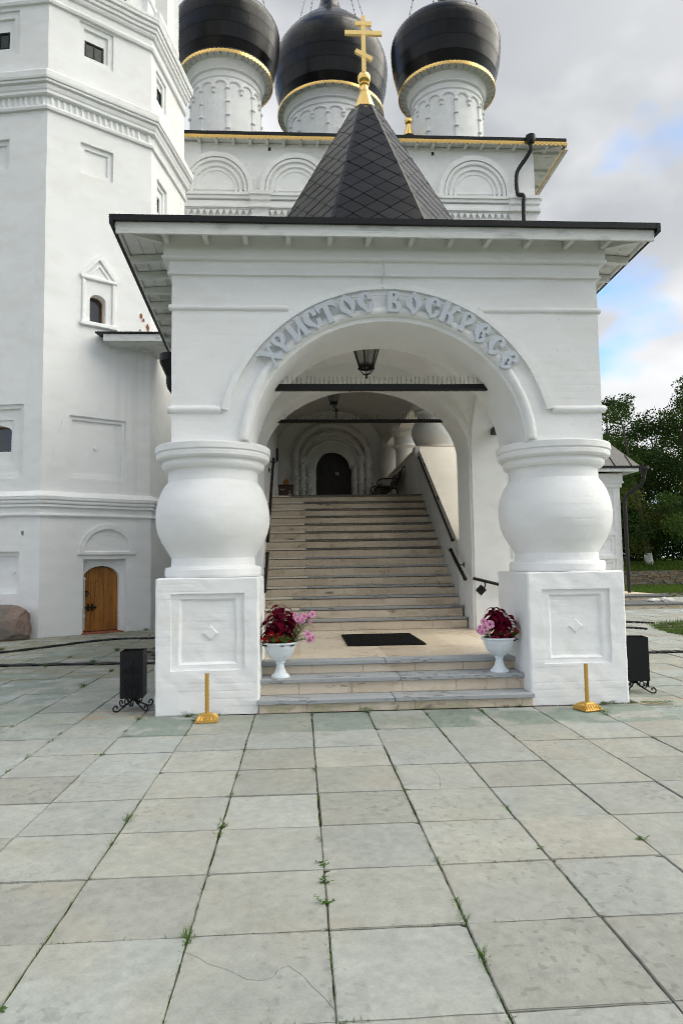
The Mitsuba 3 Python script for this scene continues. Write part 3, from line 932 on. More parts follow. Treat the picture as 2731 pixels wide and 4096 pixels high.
G['I'] = unary_union([Polygon([(.02, 0), (.26, 0), (.25, 1), (.02, 1)]), Polygon([(.56, 0), (.80, 0), (.80, 1), (.57, 1)]), P_([(.24, .16), (.40, .42), (.54, .62), (.60, .80), N, (.60, .62), (.50, .44), (.36, .20), (.24, .02)])])
G['X'] = unary_union([P_([(-.06, .98), N, (.18, 1.04), (.34, .86), (.52, .5), (.74, .12), (.84, .04), N, (.58, -.03), N, (.46, .18), (.28, .55), (.10, .86), (-.06, .98)]),
                      P_([(.02, -.03), (.14, .08), (.30, .34), (.44, .56), (.54, .78), (.68, .97), (.84, .92), N, (.80, .76), N, (.70, .80), (.62, .72), (.52, .50), (.36, .28), (.24, .08), (.18, -.06), N])])
LETTERS = [('X', 142.6), ('R', 136.0), ('I', 128.1), ('S', 121.2), ('T', 114.4), ('O', 106.2), ('S', 99.0), ('B', 87.4), ('O', 79.7), ('S', 72.2), ('K', 64.9), ('R', 57.6), ('E', 50.5), ('S', 43.2), ('E', 35.6)]
HL = 0.238
for g, a in LETTERS:
    P = affinity.scale(G[g], HL, HL, origin=(0, 0)).buffer(.004, join_style=2)
    b = P.bounds
    P = affinity.translate(P, -(b[0] + b[2]) / 2, 0)
    t = math.radians(a)
    ur, ut = V(math.cos(t), math.sin(t)), V(math.sin(t), -math.cos(t))
    r0 = 1.545 + 0.01 * abs(math.cos(t)) * 4
    base = V(AX, AZ) + ur * r0
    P = affinity.affine_transform(P.simplify(.0006), [ut[0], ur[0], ut[1], ur[1], base[0], base[1]])
    obj('letter', xz(P, 7.672, 7.724), 'letter_paint', sign)
for r in (1.585, 1.765):
    arc = V(AX, 0, AZ) + np.array([(r_ * math.cos(t), 0, r_ * math.sin(t)) for t in np.radians(np.linspace(147, 32, 60)) for r_ in [r + .02 * abs(math.cos(t)) * 2]])
    arc[:, 1] = 7.742
    obj('rail', tube(arc, .006, 6), 'white_timber', sign, smooth=True)
for a in np.linspace(145, 34, 9):
    t = math.radians(a)
    obj('hanger', bar((AX + 1.77 * math.cos(t), 7.69, AZ + 1.77 * math.sin(t)), (AX + 1.80 * math.cos(t), 7.80, AZ + 1.80 * math.sin(t)), .012, .012), 'white_timber', sign)

# ------------------------------------------------------------------ staircase
stairs = thing('staircase', 'cream stone staircase with grey tread edges rising through the porch to the dark church door', 'staircase')
rst = random.Random(31)
SL, SR = -0.68, 2.92        # sides of the upper flight
LOW = [(7.680, 0.0, 0.145, -0.455, 2.572), (7.955, 0.145, 0.325, -0.455, 2.565), (8.275, 0.325, 0.472, -0.455, 2.56)]   # riser y, z0, z1, x0, x1


def tiles(y, z0, z1, x0, x1, w, off, mat='marble', nm='riser_tile', proud=0.012):
    x = x0
    first = True
    while x < x1 - .01:
        e = min(x1, x + (w * off if first else w * rst.uniform(.96, 1.04)))
        if x1 - e < .06:
            e = x1
        p = rst.uniform(-.003, .003)
        obj(nm, rbox(x + .0016, e - .0016, y - proud + p, y + .03, z0 + .002, z1 - .002, .003), mat, stairs)
        x = e
        first = False


core = [mbox(-.455, 2.56, 7.70, 7.98, -.05, .095), mbox(-.455, 2.56, 7.98, 8.30, -.05, .275), mbox(-.455, 2.56, 8.30, 8.9, -.05, .42), mbox(-.9, 3.0, 8.87, 12.1, -.05, .42), mbox(-1.41, 3.54, 8.9, 11.75, -.05, .425)]
N_UP, RISE, TREAD, Y0, ZL = 15, 0.1855, 0.300, 12.085, 0.462
for i in range(N_UP):
    core.append(mbox(SL, SR, Y0 + .012 + i * TREAD, 16.9, ZL - .04, ZL + RISE * (i + 1) - .05))
core.append(mbox(SL - .3, SR + .3, 16.7, 24.2, 2.0, 3.18))
obj('core', cat(*core), 'mortar', stairs)
for n, (y, z0, z1, x0, x1) in enumerate(LOW):
    tiles(y + .012, z0, z1 - .05, x0, x1, .60, (.86, .72, .98)[n])
    ynext = LOW[n + 1][0] + .02 if n < 2 else y + .235
    xs = (1.02, 1.13, 1.0)[n]
    for a, b in ((x0 - .02 * (n == 0), xs - .003), (xs + .003, x1 + .01)):
        t = rough(rbox(a, b, y - .045, ynext, z1 - .046 + rst.uniform(-.003, .002), z1, .006), .3, .003, 4, 5)
        obj('tread_slab', t, 'granite', stairs)
# landing: cream tiles laid diagonally
land = unary_union([sbox(-.92, 3.02, 8.515, Y0), sbox(-1.42, 3.545, 8.9, 11.76)]).difference(unary_union([sbox(-2, -.452, 8.4, 8.87), sbox(2.557, 4, 8.4, 8.87)]))
tw = 0.42
for i in range(-12, 13):
    for j in range(-12, 13):
        c = V(1.05, 10.3) + V(.7071, .7071) * tw * i + V(-.7071, .7071) * tw * j
        h = tw * .7071 - .0022
        P = Polygon([(c[0] - h, c[1]), (c[0], c[1] - h), (c[0] + h, c[1]), (c[0], c[1] + h)]).intersection(land)
        if P.is_empty or P.area < .003 or hasattr(P, 'geoms'):
            continue
        obj('landing_tile', xy(P, .43, .4605 + rst.uniform(-.001, .001)), 'marble', stairs)
for i in range(N_UP):
    y = Y0 + i * TREAD
    z0, z1 = ZL + RISE * i, ZL + RISE * (i + 1)
    tiles(y + .012, z0 + .001, z1 - .044, SL, SR, .535, rst.choice((.45, .5, .62, .8)))
    xs = (0.13 if i not in (0, 1, 2) else (-.3, .0, -.12)[i]) + rst.uniform(-.02, .02)
    if i == N_UP - 1:
        xs = -0.22
    # cream tread, its edge visible left of the grey strip
    obj('tread_slab', rbox(SL, SR, y - .026, y + TREAD + .02, z1 - .033, z1 - .003, .004), 'coping_stone', stairs)  # paler than the risers to paint the light on the tread edges
    for a, b in ((xs, 1.12 + rst.uniform(-.1, .2)), (None, SR + .01)):
        if a is None:
            a = bprev + .004
        t = rough(rbox(a, b, y - .034, y + .11, z1 - .030, z1 + .006 + rst.uniform(-.002, .002), .004), .25, .003, 5, 5)
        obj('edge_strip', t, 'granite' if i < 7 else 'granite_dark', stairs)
        bprev = b
obj('upper_landing', box(SL - .25, SR + .3, Y0 + N_UP * TREAD + .0, 24.1, 3.19, 3.24), 'marble', stairs)

# ------------------------------------------------------------------ covered stair gallery behind the porch
gal = thing('stair_gallery', 'whitewashed covered gallery over the staircase with bulbous columns on its right side', 'gallery')
# right side wall of the flight with a broad cream sloping top
slope_r = Polygon([(12.65, 0), (23.9, 0), (23.9, 4.40), (16.55, 4.40), (12.65, 1.99)])
obj('parapet', rough(yz(slope_r, SR + .002, 3.95), .25, .010, 2.5, 3), 'lime_smooth_dim', gal, smooth=30)
d = (16.55 - 12.65, 4.40 - 1.99)
Ls = math.hypot(*d)
for i in range(8):
    a, b = i / 8, (i + 1) / 8
    p = Polygon([(12.65 + d[0] * a + .003, 1.993 + d[1] * a), (12.65 + d[0] * b - .003, 1.993 + d[1] * b), (12.65 + d[0] * b - .003, 2.035 + d[1] * b), (12.65 + d[0] * a + .003, 2.035 + d[1] * a)])
    obj('coping_tile', yz(p, SR - .015, 3.97), 'coping_stone', gal)
obj('coping', yz(Polygon([(16.52, 4.405), (23.9, 4.405), (23.9, 4.455), (16.52, 4.455)]), SR - .03, 3.98), 'marble', gal)
obj('parapet_pier', rough(mbox(2.80, 2.925, 16.35, 16.75, 3.2, 4.41), .2, .008, 3, 3), 'lime_smooth_dim', gal, smooth=30)
# left side: closed wall
obj('left_wall', rough(yz(Polygon([(12.65, 0), (24, 0), (24, 7.6), (12.65, 7.6)]), -1.3, SL - .002), .4, .012, 1.8, 3), 'lime_smooth_dim', gal, smooth=30)
slope_l = Polygon([(12.65, 0), (17.0, 0), (17.0, 4.40), (16.55, 4.40), (12.65, 1.99)])
# columns on the right parapet
BC = [(0, 0), (.40, 0), (.40, .10), (.41, .12), (.47, .20), (.52, .32), (.54, .45), (.52, .58), (.46, .70), (.40, .77), (.385, .80), (.38, .90), (.44, .92), (.46, .96), (.44, 1.0), (.42, 1.01), (.50, 1.05), (.53, 1.10), (.53, 1.18), (.50, 1.2), (0, 1.2)]
obj('column', rough(rev(BC, (3.42, 17.25, 4.45), 40), .1, .008, 3, 3), 'lime_smooth_dim', gal, smooth=40)
SC = [(0, 0), (.30, 0), (.30, .62), (.36, .66), (.39, .70), (.36, .74), (.34, .76), (.34, .98), (.40, 1.02), (.44, 1.08), (.44, 1.16), (.48, 1.2), (.48, 1.32), (0, 1.32)]
obj('column', rough(rev(SC, (3.25, 20.7, 4.45), 36), .1, .008, 3, 3), 'lime_smooth_dim', gal, smooth=40)
HC = [(0, 0), (.38, 0), (.44, .3), (.50, .65), (.50, .95), (.44, 1.25), (.40, 1.4), (.46, 1.45), (.48, 1.52), (.48, 1.75), (0, 1.75)]
obj('column', rough(rev(HC, (3.30, 23.55, 4.2), 36), .1, .008, 3, 3), 'lime_smooth_dim', gal, smooth=40)
# arcade wall on those columns and the vault over the gallery
arc = sbox(12.65, 24, 4.4, 7.6)
for c, h, s, r in ((14.9, 1.75, 4.9, 1.2), (18.95, 1.42, 5.75, .85), (22.2, 1.15, 5.85, .8)):
    arc = arc.difference(Polygon([(c - h, 2), (c + h, 2)] + [tuple(p) for p in ell(c, s, h, r, 0, 180, 24)]))
keep = unary_union([arc.intersection(sbox(12.65, 24, 5.62, 8)), arc.intersection(sbox(12.65, 13.2, 4.2, 6))])
obj('arcade', rough(yz(keep, 2.98, 3.85), .3, .012, 2.2, 3), 'lime_smooth_dim', gal, smooth=30)
vt = Polygon([tuple(p) for p in ell(1.12, 5.65, 1.86, 1.35, 0, 180, 30)] + [(-1.3, 5.65), (-1.3, 7.6), (3.85, 7.6), (3.85, 5.65)])
obj('vault', rough(xz(vt, 12.66, 23.98), .5, .014, 1.6, 3), 'lime_smooth_dim', gal, smooth=40)
obj('roof', box(-1.6, 4.2, 13.7, 23.95, 7.60, 7.72), 'roof_sheet', gal)
# side piers under the parapet outside
obj('outer_wall', rough(mbox(3.3, 3.93, 12.66, 23.9, 0, 1.9), .5, .01, 2, 3), 'lime', gal, smooth=30)

# ------------------------------------------------------------------ handrails
def rail(name, label, pts, side_x, posts, r=.031, square=True):
    k = thing(name, label, 'handrail', 'iron handrails of the staircase')
    pts = [V(*p) for p in pts]
    obj('bar', cat(*[tube(catmull(pts, 5) if len(pts) > 2 else pts, r, 10)], *[trimesh.creation.icosphere(2, r * 1.25).apply_translation(p) for p in (pts[0], pts[-1])]), 'black_iron', k, smooth=40)
    for t in posts:
        p = pts[0] + (pts[-1] - pts[0]) * t
        w = V(side_x, p[1], p[2] - .10)
        m = V(p[0] + (side_x - p[0]) * .35, p[1], p[2] - .095)
        obj('bracket', cat(tube(catmull([p, p + V(0, 0, -.06), m, w], 5), .011, 8), rbox(side_x - .012, side_x + .012, p[1] - .045, p[1] + .045, p[2] - .15, p[2] - .05, .003)), 'black_iron', k, smooth=30)
    return k


rail('handrail', 'black iron handrail along the upper right side of the stairs', [(2.84, 16.02, 4.09), (2.84, 12.72, 2.03)], SR - .012, (.06, .5))
rail('handrail', 'short black handrail below the long one on the right of the stairs', [(2.80, 12.72, 1.84), (2.80, 11.66, 1.33)], 2.96, (.35,))
k = thing('handrail', 'black handrail sloping to the right across the rear pier, above the right urn', 'handrail', 'iron handrails of the staircase')
obj('bar', tube([(2.93, 11.62, 1.335), (3.9, 11.62, 1.085)], .027, 10), 'black_iron', k, smooth=40)
obj('bracket', cat(tube(catmull([(3.13, 11.62, 1.26), (3.13, 11.63, 1.19), (3.09, 11.70, 1.14), (3.085, 11.75, 1.13)], 5), .012, 8), placed(rbox(-.068, .068, -.068, .068, -.009, .009, .003), frame((3.085, 11.722, 1.13), (.7071, 0, .7071), (-.7071, 0, .7071), (0, -1, 0)))), 'black_iron', k)
rail('handrail', 'black handrail on the left of the stairs, its end showing beside the left pillar', [(-.58, 16.0, 4.07), (-.58, 12.75, 2.06)], SL + .012, (.1, .55))
rail('handrail', 'short black handrail low on the left, half hidden by the left pillar', [(-.58, 12.62, 1.82), (-.58, 11.5, 1.19)], -.9, (.3,))
k = thing('wall_bracket', 'small black iron bracket on the far left wall above the donation box', 'bracket')
obj('bar', tube([(-.50, 16.2, 4.06), (-.50, 16.25, 4.36)], .03, 8), 'black_iron', k, smooth=40)
obj('hook', tube(catmull([(-.5, 16.2, 4.1), (-.55, 16.2, 4.02), (-.62, 16.2, 4.02), (-.67, 16.2, 4.06)], 5), .012, 6), 'black_iron', k, smooth=40)

# ------------------------------------------------------------------ doormat
mat = obj('doormat', rbox(.655, 1.76, 9.72, 11.22, .462, .476, .004), 'rubber')
tag(mat, 'black ribbed rubber doormat on the cream landing', 'doormat')
for i in range(30):
    y = 9.76 + i * .0492
    obj('rib', box(.66, 1.755, y, y + .024, .4755, .484), 'rubber', mat)

# ------------------------------------------------------------------ lanterns
def lantern(label, x, y, z, s, ztop):
    """z: height of the tip; six-sided tapering lantern"""
    k = thing('lantern', label, 'lantern', 'hanging wrought lanterns')
    zt, zb = z + .80 * s, z + .17 * s
    rt_, rb_ = .305 * s, .105 * s
    fr = []
    H = [(math.cos(a), math.sin(a)) for a in np.arange(6) * math.pi / 3 + .26]
    for i in range(6):
        a, b = H[i], H[(i + 1) % 6]
        P = lambda c, r, zz: V(x + c[0] * r, y + c[1] * r, zz)
        fr.append(tube([P(a, rb_, zb), P(a, rt_, zt)], .012 * s, 6))
        fr.append(tube([P(a, rt_, zt), P(b, rt_, zt)], .012 * s, 6))
        fr.append(tube([P(a, rb_, zb), P(b, rb_, zb)], .010 * s, 6))
        g = trimesh.Trimesh([P(a, rb_, zb), P(b, rb_, zb), P(b, rt_, zt), P(a, rt_, zt)], [[0, 1, 2], [0, 2, 3]])
        obj('pane', g, 'lantern_glass', k)
        mid = [(a[0] + b[0]) / 2, (a[1] + b[1]) / 2]
        # fretwork at the foot of each pane, scrolls and chains below
        for q in (-.5, 0, .5):
            c = (mid[0] + (b[0] - a[0]) * q * .5, mid[1] + (b[1] - a[1]) * q * .5)
            fr.append(tube([P(c, rb_ * 1.03, zb), P(c, rb_ * 1.18, zb + (.085 if q == 0 else .06) * s)], [.014 * s, .003 * s], 5))
            fr.append(trimesh.creation.torus(.020 * s, .006 * s, 10, 5).apply_translation(P(c, rb_ * 1.06, zb - .012 * s)))
        fr.append(tube(catmull([P(a, rb_, zb), P(a, rb_ * .95, zb - .035 * s), P(a, rb_ * .55, zb - .085 * s), P(a, .012, zb - .105 * s)], 5), .007 * s, 5))
        fr.append(tube([P(a, rt_, zt), P(a, .04 * s, zt + .16 * s)], .012 * s, 5))
    fr.append(rev([(0, z), (.012 * s, z + .012 * s), (.018 * s, z + .03 * s), (.010 * s, z + .045 * s), (.022 * s, z + .06 * s), (.012 * s, z + .075 * s), (0, z + .08 * s)], (x, y, 0), 10))
    obj('frame', cat(*fr), 'black_iron', k)
    obj('chain', cat(tube([(x, y, zt + .15 * s), (x, y, ztop)], .010, 6)), 'black_iron', k)
    obj('bulb', rev([(0, zb + .02 * s), (.018 * s, zb + .03 * s), (.02 * s, zb + .13 * s), (.012 * s, zb + .17 * s), (0, zb + .18 * s)], (x, y, 0), 10), 'sign_white', k, smooth=True)
    return k


lantern('large black hanging lantern with glass panes under the porch arch', .985, 9.70, 4.245, 1.0, 5.12)
lantern('small far black lantern hanging beyond the first tie beam', .76, 14.4, 4.885, 0.74, 7.0)
# ------------------------------------------------------------------ bell tower (octagon)
tower = thing('bell_tower', 'whitewashed octagonal bell tower at the left with moulded cornices and small windows', 'tower')
TA, TB = V(-6.14, 16.82), V(-3.92, 18.40)
TS = np.linalg.norm(TB - TA)
te = (TB - TA) / TS
tin = V(-te[1], te[0])
AP = TS / 2 * (1 + math.sqrt(2))
TCN = (TA + TB) / 2 + tin * AP
th0 = math.atan2(*(TA - TCN)[::-1])


def octo(profile):
    """loft of regular octagons: [(offset of the faces, z), ...]"""
    k = 1 / math.cos(math.pi / 8)
    p = [((AP + o) * k, z) for o, z in profile]
    return rev(p, (TCN[0], TCN[1], 0), 8, phase=th0)


def tface(i):
    """frame of face i: x along the face from its left corner, y into the wall, z up (0 = front, -1 = left, 1 = right)"""
    a = math.pi / 4 * i
    R = np.array([[math.cos(a), -math.sin(a)], [math.sin(a), math.cos(a)]])
    o = TCN + R @ (TA - TCN)
    e = R @ te
    n = R @ tin
    return frame((o[0], o[1], 0), (e[0], e[1], 0), (n[0], n[1], 0), (0, 0, 1))


def mfM(m, M):
    return m.transform(M[:3, :4].tolist())


body = mf(octo([(-AP, -.2), (0.06, -.2), (0.045, 2.88), (0.03, 3.0), (0, 3.3), (0, 13.2), (0, 13.9), (-.02, 16.9), (-AP, 16.9)]))
cuts = []


def niche(i, s0, s1, z0, z1, d):
    cuts.append(mfM(mbox(s0, s1, -.4, d, z0, z1), tface(i)))


def niche2(i, s0, s1, z0, z1, w=.11, d0=.05, d1=.10, top=None):
    niche(i, s0, s1, z0, z1, d0)
    niche(i, s0 + w, s1 - w, z0 + w, z1 - (top or w), d1)


niche2(0, .64, 2.07, 3.83, 5.39, .09)
niche2(0, .83, 1.67, 11.70, 12.52, .12, .07, .12)
niche2(0, .76, 1.65, 14.78, 15.80, .13, .06, .12)
niche(0, .95, 1.41, 14.95, 15.36, .40)
niche(0, 1.00, 2.08, -.2, 1.86, .09)                       # door recess
dhead = Polygon([(1.06, -.2), (1.96, -.2)] + [tuple(p) for p in ell(1.51, 1.36, .45, .30, 0, 180, 20)])
cuts.append(mfM(mf(xz(dhead, -.3, .42)), tface(0)))
cuts.append(mfM(mf(xz(Polygon([(1.10, 7.86), (1.51, 7.86)] + [tuple(p) for p in ell(1.305, 8.42, .205, .16, 0, 180, 14)]), -.3, .40)), tface(0)))
niche2(-1, .42, 2.26, 3.80, 5.60, .10)
niche2(-1, .62, 2.06, 4.05, 5.36, .12, .08, .13)
cuts.append(mfM(mf(xz(Polygon([(.95, 4.46), (1.88, 4.46)] + [tuple(p) for p in ell(1.415, 4.95, .465, .18, 0, 180, 14)]), -.3, .50)), tface(-1)))
niche2(-1, .5, 2.24, 1.03, 2.03, .10)
niche(-1, 2.27, 2.34, 2.41, 2.52, .18)
niche2(-1, 1.0, 1.75, 11.55, 12.35, .11, .07, .12)
niche2(-1, .75, 1.95, 14.55, 15.75, .16, .06, .12)
niche(-1, 1.1, 1.60, 14.85, 15.25, .40)
niche2(1, .38, 1.12, 14.72, 15.62, .12, .06, .12)
niche(1, .50, .98, 14.90, 15.30, .40)
niche2(1, .42, 1.2, 11.45, 12.45, .12, .07, .12)
niche(1, .62, .95, 11.58, 12.1, .35)
for c in cuts:
    body = body - c
obj('wall', rough(body, .30, .016, 1.6, 3), 'lime', tower, smooth=25)
# string courses and cornices
bz = [(0.0, 2.86), (.085, 2.87), (.10, 2.90), (.085, 2.945), (.07, 2.95), (.065, 3.07), (.085, 3.08), (.12, 3.10), (.115, 3.155), (.10, 3.165), (.14, 3.175), (.15, 3.21), (.14, 3.255), (.13, 3.262), (.17, 3.27), (.175, 3.345), (.16, 3.36), (.05, 3.47), (-.05, 3.48)]
obj('string_course', rough(octo(bz), .2, .014, 2.0, 3), 'lime', tower, smooth=22)
cz = [(-.02, 13.02), (.06, 13.03), (.075, 13.09), (.06, 13.14), (.02, 13.15), (.02, 13.36), (.10, 13.37), (.13, 13.40), (.13, 13.47), (.15, 13.50), (.17, 13.58), (.15, 13.615), (.17, 13.62), (.22, 13.64), (.225, 13.69), (.21, 13.70), (.25, 13.71), (.26, 13.76), (.22, 13.765), (.25, 13.77), (.25, 13.91), (.20, 13.96), (-.05, 14.03)]
obj('cornice', rough(octo(cz), .2, .012, 2.0, 3), 'lime', tower, smooth=22)
cz2 = [(-.02, 15.84), (.05, 15.85), (.07, 15.92), (.05, 15.97), (.03, 15.98), (.03, 16.16), (.08, 16.18), (.11, 16.24), (.10, 16.29), (.15, 16.31), (.16, 16.38), (.14, 16.40), (.19, 16.42), (.20, 16.50), (.18, 16.52), (.24, 16.54), (.25, 16.62), (.22, 16.64), (.25, 16.65), (.25, 16.72), (-.25, 16.98)]
obj('cornice', rough(octo(cz2), .2, .012, 2.0, 3), 'lime', tower, smooth=22)
for i, n in ((-1, 18), (0, 18), (1, 18)):
    M = tface(i)
    for q in range(n):
        s = .02 + (TS - .04) * (q + .5) / n
        if i == 0 and q == 16:
            continue
        h = rst.uniform(-.01, .01)
        obj('dentil', placed(xy(Polygon([(s - .068, .02), (s - .068, -.012), (s - .012, -.062 + h), (s + .016, -.062), (s + .068, -.012), (s + .068, .02)]), 13.145, 13.362), M), 'lime', tower)
# upper stage, set back, with corner piers and deep openings
up_ = mf(octo([(-AP, 16.7), (-.30, 16.7), (-.30, 24), (-AP, 24)]))
for i in range(-2, 3):
    up_ = up_ - mfM(mf(xz(Polygon([(.75, 17.55), (TS - .75, 17.55)] + [tuple(p) for p in ell(TS / 2, 20.6, TS / 2 - .75, .6, 0, 180, 16)]), -.6, 1.2)), tface(i))
obj('belfry', rough(up_, .4, .014, 1.6, 3), 'lime', tower, smooth=25)
for i in range(-1, 3):
    M = tface(i)
    obj('corner_pier', placed(rough(m3.Manifold.batch_hull([mbox(.10, .62, .16, .6, 16.75, 24)]), .4, .01, 2, 3), M), 'lime', tower, smooth=25)
    obj('pier_band', placed(rbox(.07, .66, .11, .6, 17.50, 17.64, .02), M), 'lime', tower)
    obj('sill_block', placed(rbox(.55, TS - .55, -.02, .6, 17.3, 17.5, .02), M), 'lime', tower)
k = obj('parapet_sheet', placed(cat(box(1.3, 1.95, -.16, -.02, 16.90, 16.93)), tface(0)), 'roof_sheet', tower)
# window frames and panes
F = tface(0)


def win(i, s0, s1, z0, z1, depth, mat, name='window', cross=True, wood='white_timber'):
    M = tface(i)
    k = obj(name, placed(cat(box(s0 - .02, s0 + .018, depth - .03, depth + .02, z0 - .02, z1 + .02), box(s1 - .018, s1 + .02, depth - .03, depth + .02, z0 - .02, z1 + .02), box(s0, s1, depth - .029, depth + .019, z1 - .018, z1 + .02),
                             box(s0, s1, depth - .029, depth + .019, z0 - .02, z0 + .018), *([box((s0 + s1) / 2 - .012, (s0 + s1) / 2 + .012, depth - .02, depth + .01, z0, z1)] if cross else [])), M), wood, tower)
    obj('pane', placed(box(s0, s1, depth, depth + .01, z0, z1), M), mat, k)
    return k


win(0, .95, 1.41, 14.95, 15.36, .14, 'glass_green', wood='black_iron')
win(-1, 1.1, 1.60, 14.85, 15.25, .14, 'glass_green', wood='black_iron')
win(1, .50, .98, 14.90, 15.30, .14, 'glass_green', wood='black_iron')
win(1, .62, .95, 11.58, 12.1, .2, 'glass_dark', wood='black_iron')
for i, s0, s1, z0, z1, sp, rise in ((0, 1.10, 1.51, 7.86, 8.58, 8.42, .16), (-1, .95, 1.88, 4.46, 5.13, 4.95, .18)):
    c, h = (s0 + s1) / 2, (s1 - s0) / 2
    op = Polygon([(s0 - .01, z0 - .01), (s1 + .01, z0 - .01)] + [tuple(p) for p in ell(c, sp, h + .01, rise + .01, 0, 180, 14)])
    dd = .24 if i == 0 else .36
    k = obj('window', placed(xz(op.difference(op.buffer(-.032)), dd, dd + .05), tface(i)), 'oak', tower, label='small arched window with a brown wooden frame')
    obj('pane', placed(xz(op.buffer(-.03), dd + .02, dd + .03), tface(i)), 'glass_dark', k)
# surround of the small window with its pointed gable
sur = [sbox(.89, .985, 7.83, 9.02), sbox(1.67, 1.775, 7.83, 9.02)]
fr = [rough(placed(rbox(a, b, -.045, .02, 7.83, 9.0, .015), F), .15, .006, 3, 3) for a, b in ((.90, .985), (1.67, 1.765))]
fr += [rough(placed(rbox(.86, 1.82, -.085, .02, 7.72, 7.835, .02), F), .15, .008, 3, 3), rough(placed(rbox(.86, 1.80, -.075, .02, 8.93, 9.02, .02), F), .15, .008, 3, 3)]
for r, q in ((0, .08), (.16, .05)):
    for a, b in (((.87 + r, 9.0), (1.335, 9.56 - r * 1.25)), ((1.335, 9.56 - r * 1.25), (1.80 - r, 9.0))):
        fr.append(rough(placed(bar((a[0], 0, a[1]), (b[0], 0, b[1]), q * 1.5, q), F), .12, .006, 3, 3))
obj('window_surround', cat(*fr), 'lime', tower, smooth=25)
for s, z, i in ((1.335, 4.62, 0), (1.36 + .0, 1.55, -1)):
    q = xzpyr(s if i == 0 else 2.02, z, 0, .075, .03)
    obj('lozenge', placed(q, tface(i) @ np.array([[1, 0, 0, 0], [0, 1, 0, .105], [0, 0, 1, 0], [0, 0, 0, 1.0]])), 'lime', tower)
# door, its surround and half-round hood
hood = []
for ra, rb, d in ((.70, .58, -.09), (.50, .42, -.05)):
    ringp = Polygon([tuple(p) for p in ell(1.60, 2.03, ra, ra * .95, 0, 180, 26)] + [tuple(p) for p in ell(1.60, 2.03, rb, rb * .95, 180, 0, 26)])
    hood.append(rough(placed(xz(ringp, d, .05), F), .1, .006, 3, 3))
hood.append(rough(placed(rbox(.86, 2.34, -.10, .05, 1.925, 2.03, .025), F), .12, .008, 3, 3))
hood.append(rough(placed(rbox(1.0, 2.2, -.055, .05, 1.82, 1.93, .015), F), .12, .006, 3, 3))
hood.append(rough(placed(rbox(.985, 1.02, -.03, .05, .0, 1.85, .01), F), .12, .004, 3, 3))
obj('door_hood', cat(*hood), 'lime', tower, smooth=25)
dd = .20
leafp = Polygon([(1.065, .05), (1.955, .05)] + [tuple(p) for p in ell(1.51, 1.355, .445, .285, 0, 180, 24)])
door = obj('door', placed(xz(leafp.difference(Polygon([(1.18, .16), (1.72, .16)] + [tuple(p) for p in ell(1.45, 1.19, .27, .10, 0, 180, 12)])), dd, dd + .05), F), 'oak', tower, label='small arched orange-brown plank door at the foot of the tower')
for q in range(5):
    a, b = 1.18 + .54 * q / 5 + .0035, 1.18 + .54 * (q + 1) / 5 - .0035
    obj('plank', placed(box(a, b, dd + .010 + .001 * q, dd + .03, .30, 1.285), F), 'oak', door)
obj('plank', placed(box(1.182, 1.718, dd + .009, dd + .03, .16, .296), F), 'oak', door)
obj('sill', placed(box(1.065, 1.955, dd - .012, dd + .03, .012, .05), F), 'black_iron', door)
hw = [trimesh.creation.torus(.062, .011, 20, 8).apply_transform(trimesh.transformations.rotation_matrix(math.pi / 2, [1, 0, 0])).apply_translation([1.15, dd - .03, .985])]
hw += [rbox(1.10, 1.17, dd - .02, dd + .0, .88, 1.10, .01), rev([(0, 0), (.03, .01), (.035, .03), (.02, .05), (0, .055)], (1.14, dd - .035, .99), 12)]
obj('ring_handle', placed(cat(*hw), F), 'black_iron', door)
bl = [rbox(1.07, 1.40, dd - .035, dd - .015, .615, .650, .004), rbox(1.39, 1.415, dd - .04, dd, .60, .665, .004)]
for s in (1.09, 1.20, 1.30):
    bl += [rbox(s, s + .034, dd - .04, dd - .001, .55, .72, .006), rev([(0, -.02), (.02, 0), (0, .03)], (s + .017, dd - .02, .72), 8)]
obj('bolt', placed(cat(*bl), F), 'black_iron', door)
obj('hinge_post', placed(cat(box(1.035, 1.06, -.02, .02, .1, 1.4), box(1.03, 1.075, -.03, .02, .42, .47), box(1.03, 1.075, -.03, .02, 1.32, 1.37)), F), 'lime_smooth_dim', door)
obj('doorstep', placed(rbox(.98, 2.0, -.12, .25, -.03, .035, .01), F), 'terracotta', tower)
# lean-to roof strip against the tower, behind the porch eaves
lean = obj('lean_to_roof', yz(Polygon([(17.18, 7.455), (17.18, 7.50), (18.9, 7.72), (18.9, 7.66)]), -5.02, -2.6), 'roof_sheet', tower)
obj('fascia', rbox(-4.83, -2.6, 17.215, 17.245, 7.27, 7.45, .004), 'white_timber', lean)
obj('fascia', rbox(-4.83, -4.80, 17.245, 18.2, 7.27, 7.45, .004), 'white_timber', lean)
obj('soffit', box(-4.80, -2.6, 17.245, 18.9, 7.30, 7.32), 'white_timber', lean)
for pp in ([(2.42, 8.28), (2.47, 8.21), (2.50, 8.25), (2.49, 8.33), (2.45, 8.36)], [(2.49, 8.14), (2.56, 8.16), (2.54, 8.24), (2.51, 8.22)], [(2.60, 8.02), (2.66, 7.88), (2.69, 8.0), (2.64, 8.12)], [(2.41, 7.90), (2.45, 7.86), (2.46, 7.93)], [(2.58, 7.83), (2.68, 7.80), (2.66, 7.86)]):
    obj('bare_brick', placed(xz(Polygon(pp), -.012, .01), F), 'terracotta', tower)

